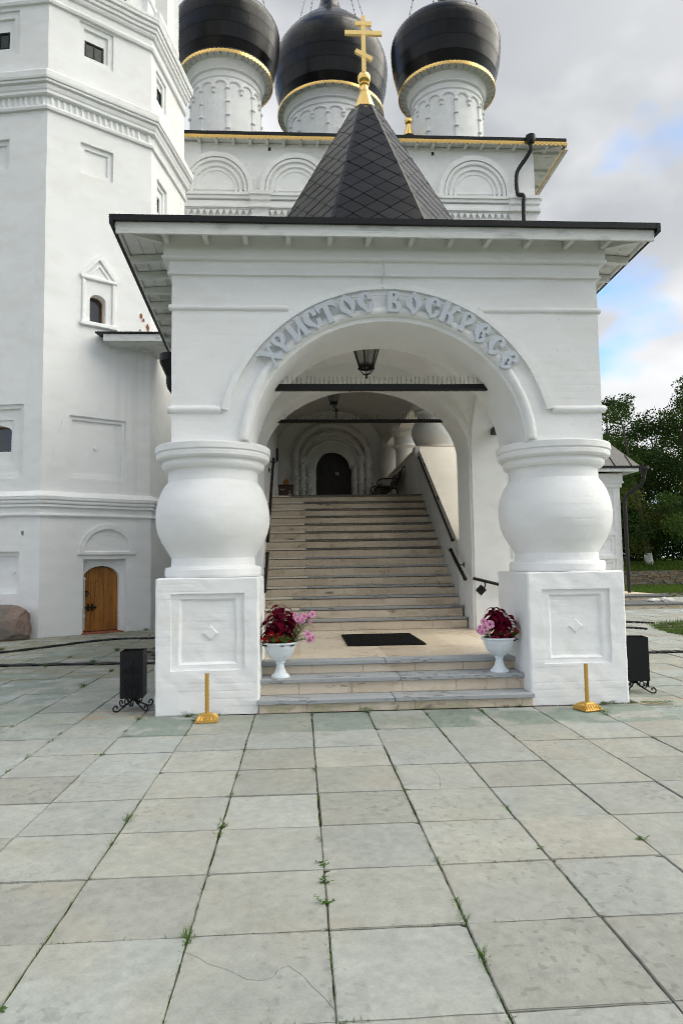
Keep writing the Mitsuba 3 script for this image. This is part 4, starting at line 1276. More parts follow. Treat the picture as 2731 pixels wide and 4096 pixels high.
# boulder leaning at the foot of the tower
rbd = np.random.default_rng(11)
q = rbd.normal(size=(46, 3))
q /= np.linalg.norm(q, axis=1, keepdims=True)
b = trimesh.convex.convex_hull(q * rbd.uniform(.9, 1.06, (46, 1)))
vs, fs = trimesh.remesh.subdivide_to_size(b.vertices, b.faces, .09)
b = trimesh.Trimesh(vs, fs)
b.merge_vertices()
v = np.array(b.vertices)
v *= 1 + .16 * (meshkit.fbm(v * 2.2 + 4, 4, 8)[:, None] - .5) + .07 * (meshkit.fbm(v * 8 + 4, 3, 9)[:, None] - .5)
v = np.sign(v) * np.abs(v) ** .86
v = v * V(1.24, .55, .60) + V(-7.28, 16.55, .28)
tag(obj('boulder', trimesh.Trimesh(v, b.faces), 'boulder', smooth=28), 'large reddish-brown granite boulder leaning against the foot of the tower', 'boulder')
# ------------------------------------------------------------------ church behind
church = thing('church', 'tall whitewashed church with three large black onion domes and a gilded lace eave', 'church')
CY = 24.0
CX0, CX1 = -6.5, 8.78
door_op = Polygon([(.60, 0), (1.86, 0)] + [tuple(p) for p in ell(1.23, 4.86, .63, .74, 0, 180, 24)])
fw_ = sbox(CX0, CX1, -.1, 16.80).difference(door_op)
obj('front_wall', rough(xz(fw_, CY, CY + .5), .5, .015, 1.5, 3), 'lime', church, smooth=25)
obj('body', box(CX0, CX1 - .003, CY + 1.0, 42, -.1, 16.79), 'lime', church)
obj('side_wall', box(CX1 - .5, CX1 - .002, CY + .49, CY + 1.01, -.1, 16.78), 'lime', church)
# portal
PC = 1.16


def pring(ra, rb, d, zs=5.36, k=1.0):
    return xz(Polygon([tuple(p) for p in ell(PC, zs, ra, ra * k, 0, 180, 40)] + [tuple(p) for p in ell(PC, zs, rb, rb * k, 180, 0, 40)]), CY - d, CY + .02)


portal = obj('portal', cat(pring(1.0, .62, .06, 4.95, .92), tube([(x, CY - .10, z) for x, z in ell(PC, 5.05, .92, .86, 0, 180, 40)], .055, 8), pring(1.14, .98, .17, 5.2, .92)), 'lime_smooth_dim', church, smooth=30)
outr = [(PC + 1.27 * math.cos(t), CY - .16, 5.36 + 1.12 * math.sin(t)) for t in np.linspace(0, math.pi, 60)]
rr = [.115 + .028 * (1 if (i % 7) in (0,) else 0) + .012 * math.sin(math.pi * (i % 7) / 7) for i in range(60)]
obj('bead_arch', tube(outr, rr, 12), 'lime_smooth_dim', portal, smooth=40)
for i in range(17):
    t = math.pi * (i + .5) / 17
    c = (PC + 1.27 * math.cos(t), CY - .16, 5.36 + 1.12 * math.sin(t))
    tt = math.atan2(1.12 * math.cos(t), -1.27 * math.sin(t))
    if i % 2 == 0:
        e = V(math.cos(tt), 0, math.sin(tt))
        obj('bead', tube([V(*c) - e * .035, V(*c) - e * .03, V(*c) + e * .03, V(*c) + e * .035], [.11, .152, .152, .11], 12), 'lime_smooth_dim', portal, smooth=40)
for i in range(26):
    t = math.pi * (i + .5) / 26
    c = V(PC + 1.06 * math.cos(t), CY - .19, 5.25 + .96 * math.sin(t))
    obj('boss', trimesh.creation.icosphere(1, .042).apply_translation(c), 'lime_smooth_dim', portal, smooth=60)


def pcol(x, y, r, top, beads):
    prof = [(0, 3.2)]
    zz = np.linspace(3.24, top, beads * 8 + 1)
    for q, z in enumerate(zz):
        ph = (q % 8) / 8
        k = 1.32 if ph in (0.0, .125) else (1.0 if (q // 8) % 2 else .92 + .25 * math.sin(math.pi * ph))
        prof.append((r * k, z))
    prof.append((0, top + .01))
    return rev(prof, (x, y, 0), 16)


for x, y, r, top in ((PC - 1.27, CY - .12, .115, 5.38), (PC - 1.02, CY - .10, .10, 5.34), (PC - .80, CY - .07, .085, 5.02), (PC + 1.27, CY - .12, .115, 5.38), (PC + 1.02, CY - .10, .10, 5.34), (PC + .80, CY - .07, .085, 5.02)):
    obj('colonnette', pcol(x, y, r, top, 9), 'lime_smooth_dim', portal, smooth=30)
    for z in (3.95, 4.6, top - .02):
        obj('colonnette_ring', rev([(r * .8, z - .035), (r * 1.5, z - .03), (r * 1.55, z), (r * 1.5, z + .03), (r * .8, z + .035)], (x, y, 0), 16), 'lime_smooth_dim', portal, smooth=30)
for x0, x1 in ((.62, 1.04), (1.045, 1.84)):
    lp = door_op.buffer(-.006).intersection(sbox(x0, x1, 3.2, 6))
    d = obj('door_leaf', xz(lp, CY + .20, CY + .26), 'door_dark', portal, label='dark church door leaf')
    for zz in (3.5, 4.2, 4.75):
        for a, b in ((x0 + .06, (x0 + x1) / 2 - .02), ((x0 + x1) / 2 + .02, x1 - .06)):
            obj('panel', rbox(a, b, CY + .185, CY + .21, zz, zz + .45, .01), 'door_dark', d)
obj('door_sign', cat(rev([(0, 0), (.062, 0), (.062, .01), (0, .01)], (0, 0, 0), 24).apply_transform(trimesh.transformations.rotation_matrix(math.pi / 2, [1, 0, 0])).apply_translation([1.36, CY + .18, 4.80])), 'sign_white', portal, label='small round white sign on the dark door')
obj('sign_mark', cat(bar((1.335, CY + .166, 4.755), (1.335, CY + .166, 4.84), .006, .02), bar((1.335, CY + .166, 4.832), (1.385, CY + .166, 4.832), .006, .016, (1, 0, .2)), *[tube([(1.36 + .026 * math.cos(t), CY + .167, 4.778 + .028 * math.sin(t)) for t in np.linspace(-2.2, 2.2, 12)], .008, 5)]), 'black_iron', portal)

# blind gables (kokoshniki), pilaster cornice, zigzag course
for cx in (-2.81, .03, 3.28, 6.53):
    r0 = 1.33 if cx > 3 else 1.29
    for ra, rb, d in ((1.30, 1.13, .17), (1.10, 1.00, .14), (.92, .82, .11), (.74, .67, .08)):
        s = r0 / 1.30
        p = Polygon([tuple(q) for q in ell(cx, 15.02, ra * s, ra * 1.06 * s, -8, 188, 40)] + [tuple(q) for q in ell(cx, 15.02, rb * s, rb * 1.06 * s, 188, -8, 40)])
        obj('blind_gable', rough(xz(p, CY - d, CY + .05), .2, .008, 2, 3), 'lime', church, smooth=25)
    p = Polygon([tuple(q) for q in ell(cx, 15.02, 1.0 * s * 1.14, 1.06 * s * 1.14, 0, 180, 40)])
    obj('gable_field', xz(p, CY - .055, CY + .04), 'lime', church)
for z0, z1, d in ((14.78, 14.88, .20), (14.66, 14.77, .15), (14.42, 14.60, .10), (14.34, 14.43, .16), (14.30, 14.345, .09)):
    obj('cornice', rough(mbox(CX0, CX1 + d, CY - d, CY + .45, z0, z1), .3, .008, 2, 3), 'lime', church, smooth=25)
for x0, x1 in ((-1.55, -.95), (1.4, 1.95), (4.7, 5.1), (7.85, 8.80)):
    for z0, z1, d in ((14.78, 14.90, .28), (14.60, 14.78, .22), (14.30, 14.62, .15), (14.32, 14.44, .24)):
        obj('pilaster_cap', rough(mbox(x0 - d * .3, x1 + d * .3, CY - d, CY + .4, z0, z1), .3, .006, 2, 3), 'lime', church, smooth=25)
    obj('pilaster', rough(mbox(x0, x1, CY - .12, CY + .4, 8, 14.31), .5, .01, 2, 3), 'lime', church, smooth=25)
x = -3.9
while x < 8.7:
    for z0, z1 in ((14.06, 14.27),):
        p = Polygon([(x, z1), (x + .105, z1 - .21), (x + .21, z1)])
        obj('zigzag', xz(p, CY - .11, CY + .02), 'lime', church)
    x += .228
obj('cornice', rough(mbox(CX0, CX1 + .1, CY - .10, CY + .45, 13.9, 14.05), .3, .008, 2, 3), 'lime', church, smooth=25)
for x, z in ((-.92, 16.6), (5.02, 16.55)):
    obj('hole_shade_block', box(x - .045, x + .045, CY - .022, CY + .02, z - .06, z + .06), 'door_dark', church)  # dark block proud of the wall paints the shade of a putlog hole
obj('parapet', rough(mbox(CX0, -3.35, CY - .10, CY + .4, 15.6, 16.76), .4, .01, 2, 3), 'lime', church, smooth=25)

# eave: roof sheet, soffit boards, rafters, gilded lace
EX0, EX1, EY, EZ = -6.5, 9.86, 23.62, 16.83
croof = obj('roof', trimesh.convex.convex_hull(np.array([(EX0, EY, EZ + .05), (EX1, EY, EZ + .05), (EX1, 43, EZ + .05), (EX0, 43, EZ + .05), (EX0, EY, EZ + .10), (EX1, EY, EZ + .10), (EX1, 43, EZ + .10), (EX0, 43, EZ + .10), (1.8, 34, EZ + 2.2), (3.5, 34, EZ + 2.2), (-1, 34, EZ + 2.0)])), 'roof_sheet', church)
obj('gutter_edge', cat(rough(mbox(EX0, EX1 + .02, EY - .05, EY + .01, EZ + .03, EZ + .15), .4, .006, 2, 3), box(EX1 - .0, EX1 + .04, EY, 42, EZ + .02, EZ + .12)), 'roof_sheet', church)
for i in range(2):
    y0 = EY + .06 + i * .17
    obj('soffit_board', box(EX0, EX1 - .03, y0, y0 + .164, EZ - .02 + .01 * (i % 2), EZ + .035), 'white_timber', croof)
for i in range(8):
    x0 = CX1 + .02 + i * .165
    obj('soffit_board', box(x0, x0 + .16, EY + .4, 40, EZ - .02 + .006 * (i % 2), EZ + .035), 'white_timber', croof)
for i in range(23):
    x = -4.0 + i * .60
    obj('rafter', bar((x, EY + .03, EZ - .085), (x, CY + .1, EZ - .06), .10, .12), 'white_timber', croof)
for i in range(10):
    y = CY + .2 + i * 1.15
    obj('rafter', bar((CX1 - .05, y, EZ - .06), (EX1 - .06, y, EZ - .075), .10, .12), 'white_timber', croof)
obj('rafter', bar((CX1 - .1, CY + .05, EZ - .05), (EX1 - .08, EY + .08, EZ - .06), .10, .12), 'white_timber', croof)


def lace_unit(p, h):
    """one period of pierced valance in (u, v), hanging from v = 0"""
    b = [(0, 0), (0, -h * .50), (p * .10, -h * .66), (p * .22, -h * .62), (p * .30, -h * .80), (p * .40, -h * .78), (p * .5, -h), (p * .60, -h * .78), (p * .70, -h * .80), (p * .78, -h * .62), (p * .90, -h * .66), (p, -h * .50), (p, 0)]
    P = Polygon(b)
    P = P.difference(Point(p * .5, -h * .52).buffer(p * .13, 3)).difference(Point(p * .17, -h * .34).buffer(p * .085, 2)).difference(Point(p * .83, -h * .34).buffer(p * .085, 2)).difference(Point(p * .5, -h * .20).buffer(p * .06, 2))
    return P


LU = extr(lace_unit(.165, .185), .006)


def lace_line(p, q):
    p, q = V(*p), V(*q)
    d = (q - p)
    L = np.linalg.norm(d)
    d /= L
    n = int(L / .165)
    nn = V(d[1], -d[0], 0)
    return cat(*[placed(LU, frame(p + d * L * i / n, d * (L / n / .165), (0, 0, 1), nn)) for i in range(n)])


obj('gilded_lace', lace_line((-4.6, EY - .03, EZ + .035), (EX1 + .03, EY - .03, EZ + .035)), 'gold', church, label='gilded pierced lace valance under the church eave')
obj('gilded_lace', lace_line((EX1 + .05, EY, EZ + .035), (EX1 + .05, 40, EZ + .035)), 'gold', church)
# rainwater pipe at the right corner
px_ = 8.52
PY_ = 23.50
obj('drainpipe', cat(rev([(0, 16.67), (.10, 16.69), (.13, 16.74), (.17, 16.84), (.175, 17.00), (.16, 17.01), (.14, 16.96)], (px_, PY_, 0), 20), tube(catmull([(px_, PY_, 16.75), (px_ - .01, PY_, 16.5), (px_ - .14, PY_ + .1, 16.25), (px_ - .44, 23.72, 15.80), (px_ - .50, 23.74, 15.4), (px_ - .48, 23.72, 14.95),
    (px_ - .42, 23.66, 14.86), (px_ - .33, 23.58, 14.80), (px_ - .30, 23.55, 14.6), (px_ - .34, 23.55, 14.1), (px_ - .34, 23.55, 9.0)], 6), .072, 12)), 'black_pipe', church, smooth=40)
# ------------------------------------------------------------------ drums and onion domes
LOWER = [(.80, -.02), (.905, .26), (.965, .55), (.993, .82), (1.0, 1.0)]
ONION_S = LOWER + [(.98, 1.124), (.95, 1.194), (.90, 1.271), (.80, 1.373), (.70, 1.444), (.60, 1.498), (.50, 1.545), (.38, 1.61), (.28, 1.70), (.20, 1.84), (.14, 2.05), (.10, 2.35), (.06, 3.2)]
ONION_M = LOWER + [(.985, 1.14), (.955, 1.28), (.90, 1.43), (.81, 1.60), (.68, 1.79), (.54, 1.97), (.41, 2.11), (.31, 2.24), (.22, 2.42), (.16, 2.70), (.10, 3.3), (.06, 4.0)]
rdm = random.Random(77)


def dome(cx, cy, zr, rd, rr_, rm, h, side, cols, phase, big=False):
    """zr: height of the eave ring, rd: drum radius, rr_: ring radius, rm: greatest radius, h: ring to widest, cols: drum colonnettes"""
    ONION = ONION_M if big else ONION_S
    drum = obj('drum', rough(rev([(rd * 1.03, 15.5), (rd * 1.0, zr - 1.2), (rd * 1.0, zr - .70)], (cx, cy, 0), 64), .5, .012, 2, 3), 'lime', church, smooth=40, label=side + ' whitewashed drum under its dome')
    top = [(rd * .98, zr - .78), (rd + .02, zr - .76), (rd + .05, zr - .72), (rd + .02, zr - .68), (rd + .01, zr - .66), (rd + .03, zr - .50), (rd + .09, zr - .48), (rd + .12, zr - .44), (rd + .10, zr - .40), (rd + .12, zr - .38), (rd + .18, zr - .22), (rd + .25, zr - .10), (rd + .22, zr - .04)]
    obj('cornice', rough(rev(top, (cx, cy, 0), 72), .4, .006, 2, 3), 'lime', drum, smooth=35)
    n = 40
    for i in range(n):      # boarded soffit of the skirt
        a0, a1 = 2 * math.pi * (i + .04) / n, 2 * math.pi * (i + .96) / n
        m = rev([(rd + .16, zr - .16), (rr_, zr - .02), (rr_, zr + .0), (rd + .16, zr - .14)], (cx, cy, 0), 3, a0, a1)
        obj('soffit_board', m, 'white_timber', drum)
    # blind arcade: every other arch rests on a beaded colonnette, the rest on small corbels
    arcs, beads = [], []
    for i in range(cols * 2):
        a = phase + math.pi * i / cols
        w = math.pi / cols
        pts = []
        for t in np.linspace(0, math.pi, 12):
            aa = a + w * .5 - w * .5 * math.cos(t) * .98
            pts.append((cx + (rd + .01) * math.cos(aa), cy + (rd + .01) * math.sin(aa), zr - 1.16 + .24 * math.sin(t)))
        arcs.append(tube(pts, .055, 6))
        u = V(math.cos(a), math.sin(a), 0)
        tn = V(-u[1], u[0], 0)
        c = V(cx, cy, 0) + u * (rd + .01)
        M = frame(c, tn, -u, (0, 0, 1))
        if i % 2 == 0:
            k = obj('colonnette', placed(cat(box(-.05, .05, -.05, .04, zr - 3.6, zr - 1.16)), M), 'lime', drum)
            for q in range(5):
                z = zr - 1.25 - .56 * q
                obj('bead', placed(rbox(-.095, .095, -.10, .04, z - .04, z + .04, .02), M), 'lime', drum)
        else:
            obj('corbel', placed(cat(rbox(-.095, .095, -.09, .04, zr - 1.25, zr - 1.16, .015), rbox(-.055, .055, -.07, .04, zr - 1.42, zr - 1.33, .015), rbox(-.045, .045, -.05, .04, zr - 1.33, zr - 1.25, .01)), M), 'lime', drum)
    obj('arcade', cat(*arcs), 'lime', drum, smooth=50)
    d = obj('dome', rev([(r * rm - .03, zr + z * h) for r, z in ONION], (cx, cy, 0), 48), 'dome_0', church, smooth=60, label=side + ' black onion dome')
    # sheet panels with seams
    pr = np.array(ONION)
    zs = np.linspace(pr[0, 1], 1.60 if not big else 2.1, 7 if not big else 9)
    for r in range(len(zs) - 1):
        za, zb = zs[r], zs[r + 1]
        nseg = 18 if not big else 20
        for i in range(nseg):
            a0 = 2 * math.pi * (i + (.5 if r % 2 else 0)) / nseg + .0015
            a1 = a0 + 2 * math.pi / nseg - .003
            # only the side that can be seen is laid sheet by sheet
            am = (a0 + a1) / 2
            if math.sin(am) > .55:
                continue
            z_ = np.linspace(za + .004, zb - .004, 7)
            dt = rdm.uniform(-.0018, .0018)
            pf = [(np.interp(z, pr[:, 1], pr[:, 0]) * rm + .010 + dt * (z - za) * 3, zr + z * h) for z in z_]
            m = rev(pf, (cx, cy, 0), 6, a0, a1)
            obj('panel', m, f'dome_{rdm.choice((0, 0, 1, 2))}', d, smooth=True)
    obj('seam_ring', rev([(rr_ - .15, zr + .02), (rr_, zr), (rr_ + .03, zr + .02), (rr_ + .03, zr + .06), (.86 * rm, zr + .10), (.8 * rm, zr + .10)], (cx, cy, 0), 64), 'roof_sheet', d, smooth=30)
    # gilded lace hanging from the ring
    per = 2 * math.pi * (rr_ + .02)
    n = int(per / .165)
    us = []
    for i in range(n):
        a = 2 * math.pi * i / n
        u = V(math.cos(a), math.sin(a), 0)
        t = V(-u[1], u[0], 0)
        us.append(placed(LU, frame(V(cx, cy, zr + .03) + u * (rr_ + .02), t * (per / n / .165), (0, 0, 1), u)))
    obj('gilded_lace', cat(*us), 'gold', d, label='ring of gilded lace under the ' + side + ' dome')
    # stay chains of the cross above
    for a in (-2.0, -1.1, .2, 2.6):
        p = V(cx + rm * .90 * math.cos(a), cy + rm * .90 * math.sin(a), zr + (1.25 if not big else 1.40) * h)
        q = V(cx + .2 * math.cos(a), cy, zr + 4.6 * h)
        ch = [tube([p, q], .011, 5)]
        for t in np.linspace(.02, .4, 10):
            ch.append(trimesh.creation.icosphere(1, .03).apply_translation(p + (q - p) * t))
        obj('stay_chain', cat(*ch), 'black_iron', d)


dome(-2.88, 28.0, 21.98, 1.43, 1.95, 2.28, 1.96, 'left', 8, -math.pi / 2 + .15)
dome(6.53, 28.0, 21.70, 1.49, 2.03, 2.34, 2.0, 'right', 8, -math.pi / 2 + .02)
dome(1.87, 34.0, 24.65, 2.22, 2.70, 2.95, 2.38, 'large middle', 9, -math.pi / 2 - .12, True)
# window niche in the middle drum
ux = -math.pi / 2 + .20
c = V(1.87 + 2.22 * math.cos(ux), 34 + 2.22 * math.sin(ux), 0)
M = frame(c, (-math.sin(ux), math.cos(ux), 0), (-math.cos(ux), -math.sin(ux), 0), (0, 0, 1))
obj('drum_window', placed(cat(xz(Polygon([(-.20, 20.5), (.20, 20.5), (.20, 22.65), (-.20, 22.65)]).difference(Polygon([(-.13, 20.5), (.13, 20.5), (.13, 22.5), (-.13, 22.5)])), -.06, .05), box(-.13, .13, -.005, .03, 20.5, 22.5)), M), 'lime', church)
# little gilt ball on a tent behind the right drum
fk = obj('small_tent', cat(rev([(.9, 17.9), (.16, 19.25), (0, 19.26)], (4.68, 27.0, 0), 8)), 'roof_sheet', church)
obj('cap', rev([(.23, 19.15), (.10, 19.6), (.09, 19.65), (0, 19.66)], (4.68, 27.0, 0), 12), 'gold', fk, smooth=40)
obj('ball', trimesh.creation.icosphere(3, .165).apply_translation((4.68, 27, 19.80)), 'gold', fk, smooth=60)

# ------------------------------------------------------------------ side chapel at the right, its steps, the stone wall
chap = thing('side_chapel', 'low white side building at the right with a dark standing seam roof', 'building')
SY = 26.0
cw = mbox(8.9, 12.42, SY, SY + 9, -.1, 4.95)
for zc in (4.0 + .0, 3.1, 2.18, 1.28):
    for xc in (11.75, 10.6, 9.45):
        cw = cw - mbox(xc - .42, xc + .42, SY - .1, SY + .05, zc - .38, zc + .38) - mbox(xc - .29, xc + .29, SY - .1, SY + .09, zc - .25, zc + .25)
obj('wall', rough(cw, .3, .010, 2, 3), 'lime', chap, smooth=25)
for zc in (4.0, 3.1, 2.18, 1.28):
    for xc in (11.75, 10.6):
        obj('lozenge', xzpyr(xc, zc, SY + .10, .10, .04), 'lime', chap)
for z0, z1, d in ((4.42, 4.58, .06), (4.58, 4.66, .12), (4.66, 4.95, .09)):
    obj('cornice', rough(mbox(8.9, 12.42 + d, SY - d, SY + .5, z0, z1), .3, .008, 2, 3), 'lime', chap, smooth=25)
crf = obj('roof', trimesh.convex.convex_hull(np.array([(8, SY - .62, 5.10), (12.980, SY - .62, 5.10), (12.980, SY + 9.6, 5.10), (8, SY + 9.6, 5.10), (8, SY - .62, 5.16), (12.980, SY - .62, 5.16), (12.980, SY + 9.6, 5.16), (8, SY + 9.6, 5.16), (11.66, SY + 2.0, 7.50), (11.66, SY + 6, 7.50), (6, SY + 2.0, 7.50), (6, SY + 6, 7.50)])), 'zinc_sheet', chap)
for x in (9.2, 9.9, 10.6, 11.3, 12.0, 12.65):
    t0 = min(1, (12.980 - x) / 1.56)
    obj('roof_seam', bar((x, SY - .60, 5.19), (x, SY - .60 + 2.6 * t0, 5.19 + 2.32 * t0), .03, .045), 'roof_sheet', crf)
obj('eave_edge', cat(box(8, 13.000, SY - .645, SY - .62, 5.09, 5.18), box(12.980, 13.005, SY - .62, SY + 9.6, 5.09, 5.18)), 'roof_sheet', crf)
obj('fascia', cat(box(8, 12.920, SY - .60, SY - .57, 4.97, 5.10), box(12.890, 12.920, SY - .57, SY + 9, 4.97, 5.10), box(8, 12.86, SY - .57, SY - .02, 5.03, 5.06)), 'white_timber', chap)
pc = obj('drainpipe', cat(rev([(0, 4.80), (.09, 4.82), (.13, 5.0), (.21, 5.06), (.21, 5.16), (.18, 5.16), (.16, 5.10)], (13.120, SY - .55, 0), 18),
    tube(catmull([(13.120, SY - .55, 4.85), (13.120, SY - .55, 4.68), (13.010, SY - .48, 4.45), (12.70, SY - .28, 4.20), (12.60, SY - .17, 4.08), (12.52, SY - .15, 3.9), (12.52, SY - .15, 3.5), (12.54, SY - .15, .36)], 6), .070, 12)), 'brown_pipe', chap, smooth=40)
st = thing('chapel_steps', 'two low cream stone steps with black tread edges in front of the side building', 'steps')
rs2 = random.Random(6)
for n, (x1, y0, z0, z1) in enumerate(((12.75, 22.15, 0, .165), (13.05, 24.0, .165, .335))):
    x = 8.5
    while x < x1 - .05:
        e = min(x1, x + rs2.uniform(.75, 1.05))
        if e < x1 and x1 - e < .2:
            e = x1
        obj('riser_tile', rbox(x + .003, e - .003, y0, y0 + .05, z0, z1 - .05 + rs2.uniform(-.008, 0), .004), 'marble', st)
        x = e
    obj('tread_slab', rough(rbox(8.5, x1 + .04, y0 - .04, y0 + 1.95, z1 - .05, z1, .006), .5, .006, 2, 3), 'granite_dark' if n == 0 else 'granite_dark', st)
    obj('core', box(8.5, x1 - .01, y0 + .05, 31, -.05, z1 - .052), 'mortar', st)
obj('landing_slab', box(8.5, 13.2, 25.2, 31, .28, .337), 'marble', st)
rk = random.Random(12)
rk = sorted((rk.uniform(-.35, .45), rk.uniform(-.3, .3), rk.uniform(.10, .22), rk.uniform(.08, .15), rk.uniform(.05, .10)) for _ in range(6))
for i, (dx, dy, a, b, c) in enumerate(rk):
    m = trimesh.creation.icosphere(2)
    v = np.array(m.vertices) * (1 + .5 * (meshkit.fbm(np.array(m.vertices) * 2 + i * 9, 2, 3)[:, None] - .5)) * V(a, b, c)
    k = obj('rubble_stone', trimesh.Trimesh(v + V(12.15 + dx, 23.3 + dy, .21), m.faces), 'trunk_lime')
    tag(k, f'{("first", "second", "third", "fourth", "fifth", "sixth")[i]} from left of the broken pale stones on the chapel step', 'stone', 'broken stones on the chapel step')

# field stone retaining wall below the trees
wal = thing('retaining_wall', 'low retaining wall of brown field stones below the trees at the right', 'wall')
WY = 41.5
obj('mortar_core', box(11, 34, WY + .08, WY + .9, -.2, .92), 'mortar', wal)
rw2 = random.Random(15)
placed_ = 0
import shapely
sx_, sz_ = np.meshgrid(np.arange(17.0, 26.8, .40), np.arange(0.0, .95, .155))
jit = np.random.default_rng(15)
pts_ = np.stack([sx_.ravel() + jit.uniform(-.19, .19, sx_.size) + .2 * (np.round(sz_.ravel() / .155) % 2), (sz_.ravel() + jit.uniform(-.07, .07, sx_.size)) * 2.2], 1)
cells = shapely.voronoi_polygons(shapely.MultiPoint(pts_))
for g in cells.geoms:
    g = affinity.scale(g, 1, 1 / 2.2, origin=(0, 0)).intersection(sbox(16.8, 26.9, -.03, .93)).buffer(-.011, join_style=1).simplify(.012)
    if g.is_empty or g.area < .006 or hasattr(g, 'geoms'):
        continue
    obj('stone', xz(g, WY + rw2.uniform(-.05, .04), WY + .2), f'field_stone_{rw2.randrange(3)}', wal)
bank = struct('bank', trimesh.Trimesh([[9, WY + .5, .90], [60, WY + .5, .90], [60, 46, 1.5], [9, 46, 1.5], [60, 110, 1.9], [9, 110, 1.9]], [[0, 1, 2], [0, 2, 3], [3, 2, 4], [3, 4, 5]]), 'meadow')
bp = np.stack([rm_.uniform(15, 29, 5000), rm_.uniform(WY + .1, WY + 3.6, 5000)], 1)
bp = np.column_stack([bp, .88 + (bp[:, 1] - WY) * .13])
bg = blades(bp, rm_.uniform(.12, .38, 5000), rm_.uniform(.012, .02, 5000), rm_.uniform(.1, .9, 5000), rm_)
k = obj('bank_grass', bg, 'grass_blade')
labels[k] = {'label': 'grass on the bank above the field stone wall', 'category': 'grass', 'kind': 'stuff'}
# ------------------------------------------------------------------ trees behind the stone wall
rt2 = np.random.default_rng(42)


def leaf_cloud(cent, rad, n, size, rng):
    """n small folded leaves in a lumpy ball"""
    d = rng.normal(size=(n, 3))
    d /= np.linalg.norm(d, axis=1, keepdims=True)
    r = rad * rng.random(n) ** .42
    p = cent + d * r[:, None] * V(1, 1, .78)
    a = rng.normal(size=(n, 3))
    a[:, 2] -= .5
    a /= np.linalg.norm(a, axis=1, keepdims=True)
    b = np.cross(a, rng.normal(size=(n, 3)))
    b /= np.linalg.norm(b, axis=1, keepdims=True)
    L = size * rng.uniform(.35, 1.5, n)[:, None]
    v = np.stack([p, p + a * L * .5 + b * L * .30, p + a * L, p + a * L * .5 - b * L * .30], 1).reshape(-1, 3)
    i = np.arange(n)[:, None] * 4
    return v, np.vstack([i + [0, 1, 2], i + [0, 2, 3]])


def tree(x, y, z0, H, R, label, lime=True, lean=0.0, n=17000, dense=1.0, mats=('tree_leaf_a', 'tree_leaf_b', 'tree_leaf_c'), low=.22, seed=0, lsz=.17):
    rng = np.random.default_rng(seed)
    k = thing('broadleaf_tree', label, 'tree')
    base = V(x, y, z0)
    tip = base + V(lean, 0, H * .86)
    trunk = catmull([base, base + V(lean * .2 + .05, .05, H * .22), base + V(lean * .5 - .1, 0, H * .5), tip], 8)
    rr = np.linspace(.20, .03, len(trunk)) * H / 9
    obj('trunk', tube(trunk, rr, 10), 'bark', k, smooth=60)
    if lime:
        obj('lime_wash', tube(trunk[:4], rr[:4] + .012, 12), 'trunk_lime', k, smooth=60, label='whitewashed foot of the trunk')
    limbs, cl = [], []
    nl = 15
    for i in range(nl):
        t = rng.uniform(low, .97)
        p = trunk[int(t * (len(trunk) - 1))]
        a = 2.4 * i + rng.uniform(-.4, .4)
        ext = R * rng.uniform(.55, 1.05) * (1 - .55 * max(0, t - .4))
        q = p + V(math.cos(a) * ext, math.sin(a) * ext, ext * rng.uniform(.10, .65))
        m = (p + q) / 2 + V(0, 0, -.10 * ext) + rng.normal(size=3) * .1
        pts = catmull([p, m, q], 5)
        limbs.append(tube(pts, np.linspace(.065, .012, len(pts)) * H / 9, 6))
        cl += [(q, R * rng.uniform(.26, .40)), (m + rng.normal(size=3) * .3, R * rng.uniform(.22, .34))]
        for _ in range(2):
            e = q + rng.normal(size=3) * R * .30
            limbs.append(tube([pts[-3], (pts[-3] + e) / 2 + rng.normal(size=3) * .06, e], [.02, .013, .005], 5))
            cl.append((e, R * rng.uniform(.16, .28)))
    cl += [(tip + rng.normal(size=3) * .3, R * .34), (tip + V(.3, 0, R * .3), R * .22)]
    obj('limbs', cat(*limbs), 'bark', k, smooth=60)
    tot = sum(r ** 2 for _, r in cl)
    by = {m: ([], [], 0) for m in mats}
    for j, (c, r) in enumerate(cl):
        m = mats[j % len(mats)]
        v, f = leaf_cloud(c, r, int(n * dense * r ** 2 / tot), lsz, rng)
        vs, fs, o = by[m]
        vs.append(v)
        fs.append(f + o)
        by[m] = (vs, fs, o + len(v))
    for m in mats:
        vs, fs, _ = by[m]
        obj('crown', trimesh.Trimesh(np.vstack(vs), np.vstack(fs), process=False), m, k)
    return k


tree(23.1, 44.6, 1.1, 11.7, 3.6, 'leafy tree with a whitewashed trunk foot, just right of the side chapel roof', True, -1.5, 26000, seed=1)
tree(26.8, 46.5, 1.5, 13.1, 4.0, 'large dark tree at the right edge, rising above its neighbours', False, .3, 36000, seed=2, mats=('tree_leaf_b', 'tree_leaf_a', 'tree_leaf_b'))
tree(18.6, 48.0, 1.6, 11.6, 3.3, 'tree partly hidden by the roof of the side chapel', False, .4, 26000, seed=3)
tree(23.6, 51.0, 1.6, 12.6, 3.8, 'dark tree standing behind between the two front trees', False, 0, 30000, seed=4, mats=('tree_leaf_b', 'tree_leaf_b', 'tree_leaf_a'), low=.1)
tree(30.5, 52.0, 1.6, 13.2, 4.3, 'tall far tree filling the right edge behind the dark one', False, 0, 30000, seed=5, mats=('tree_leaf_b', 'tree_leaf_a', 'tree_leaf_b'), low=.1)
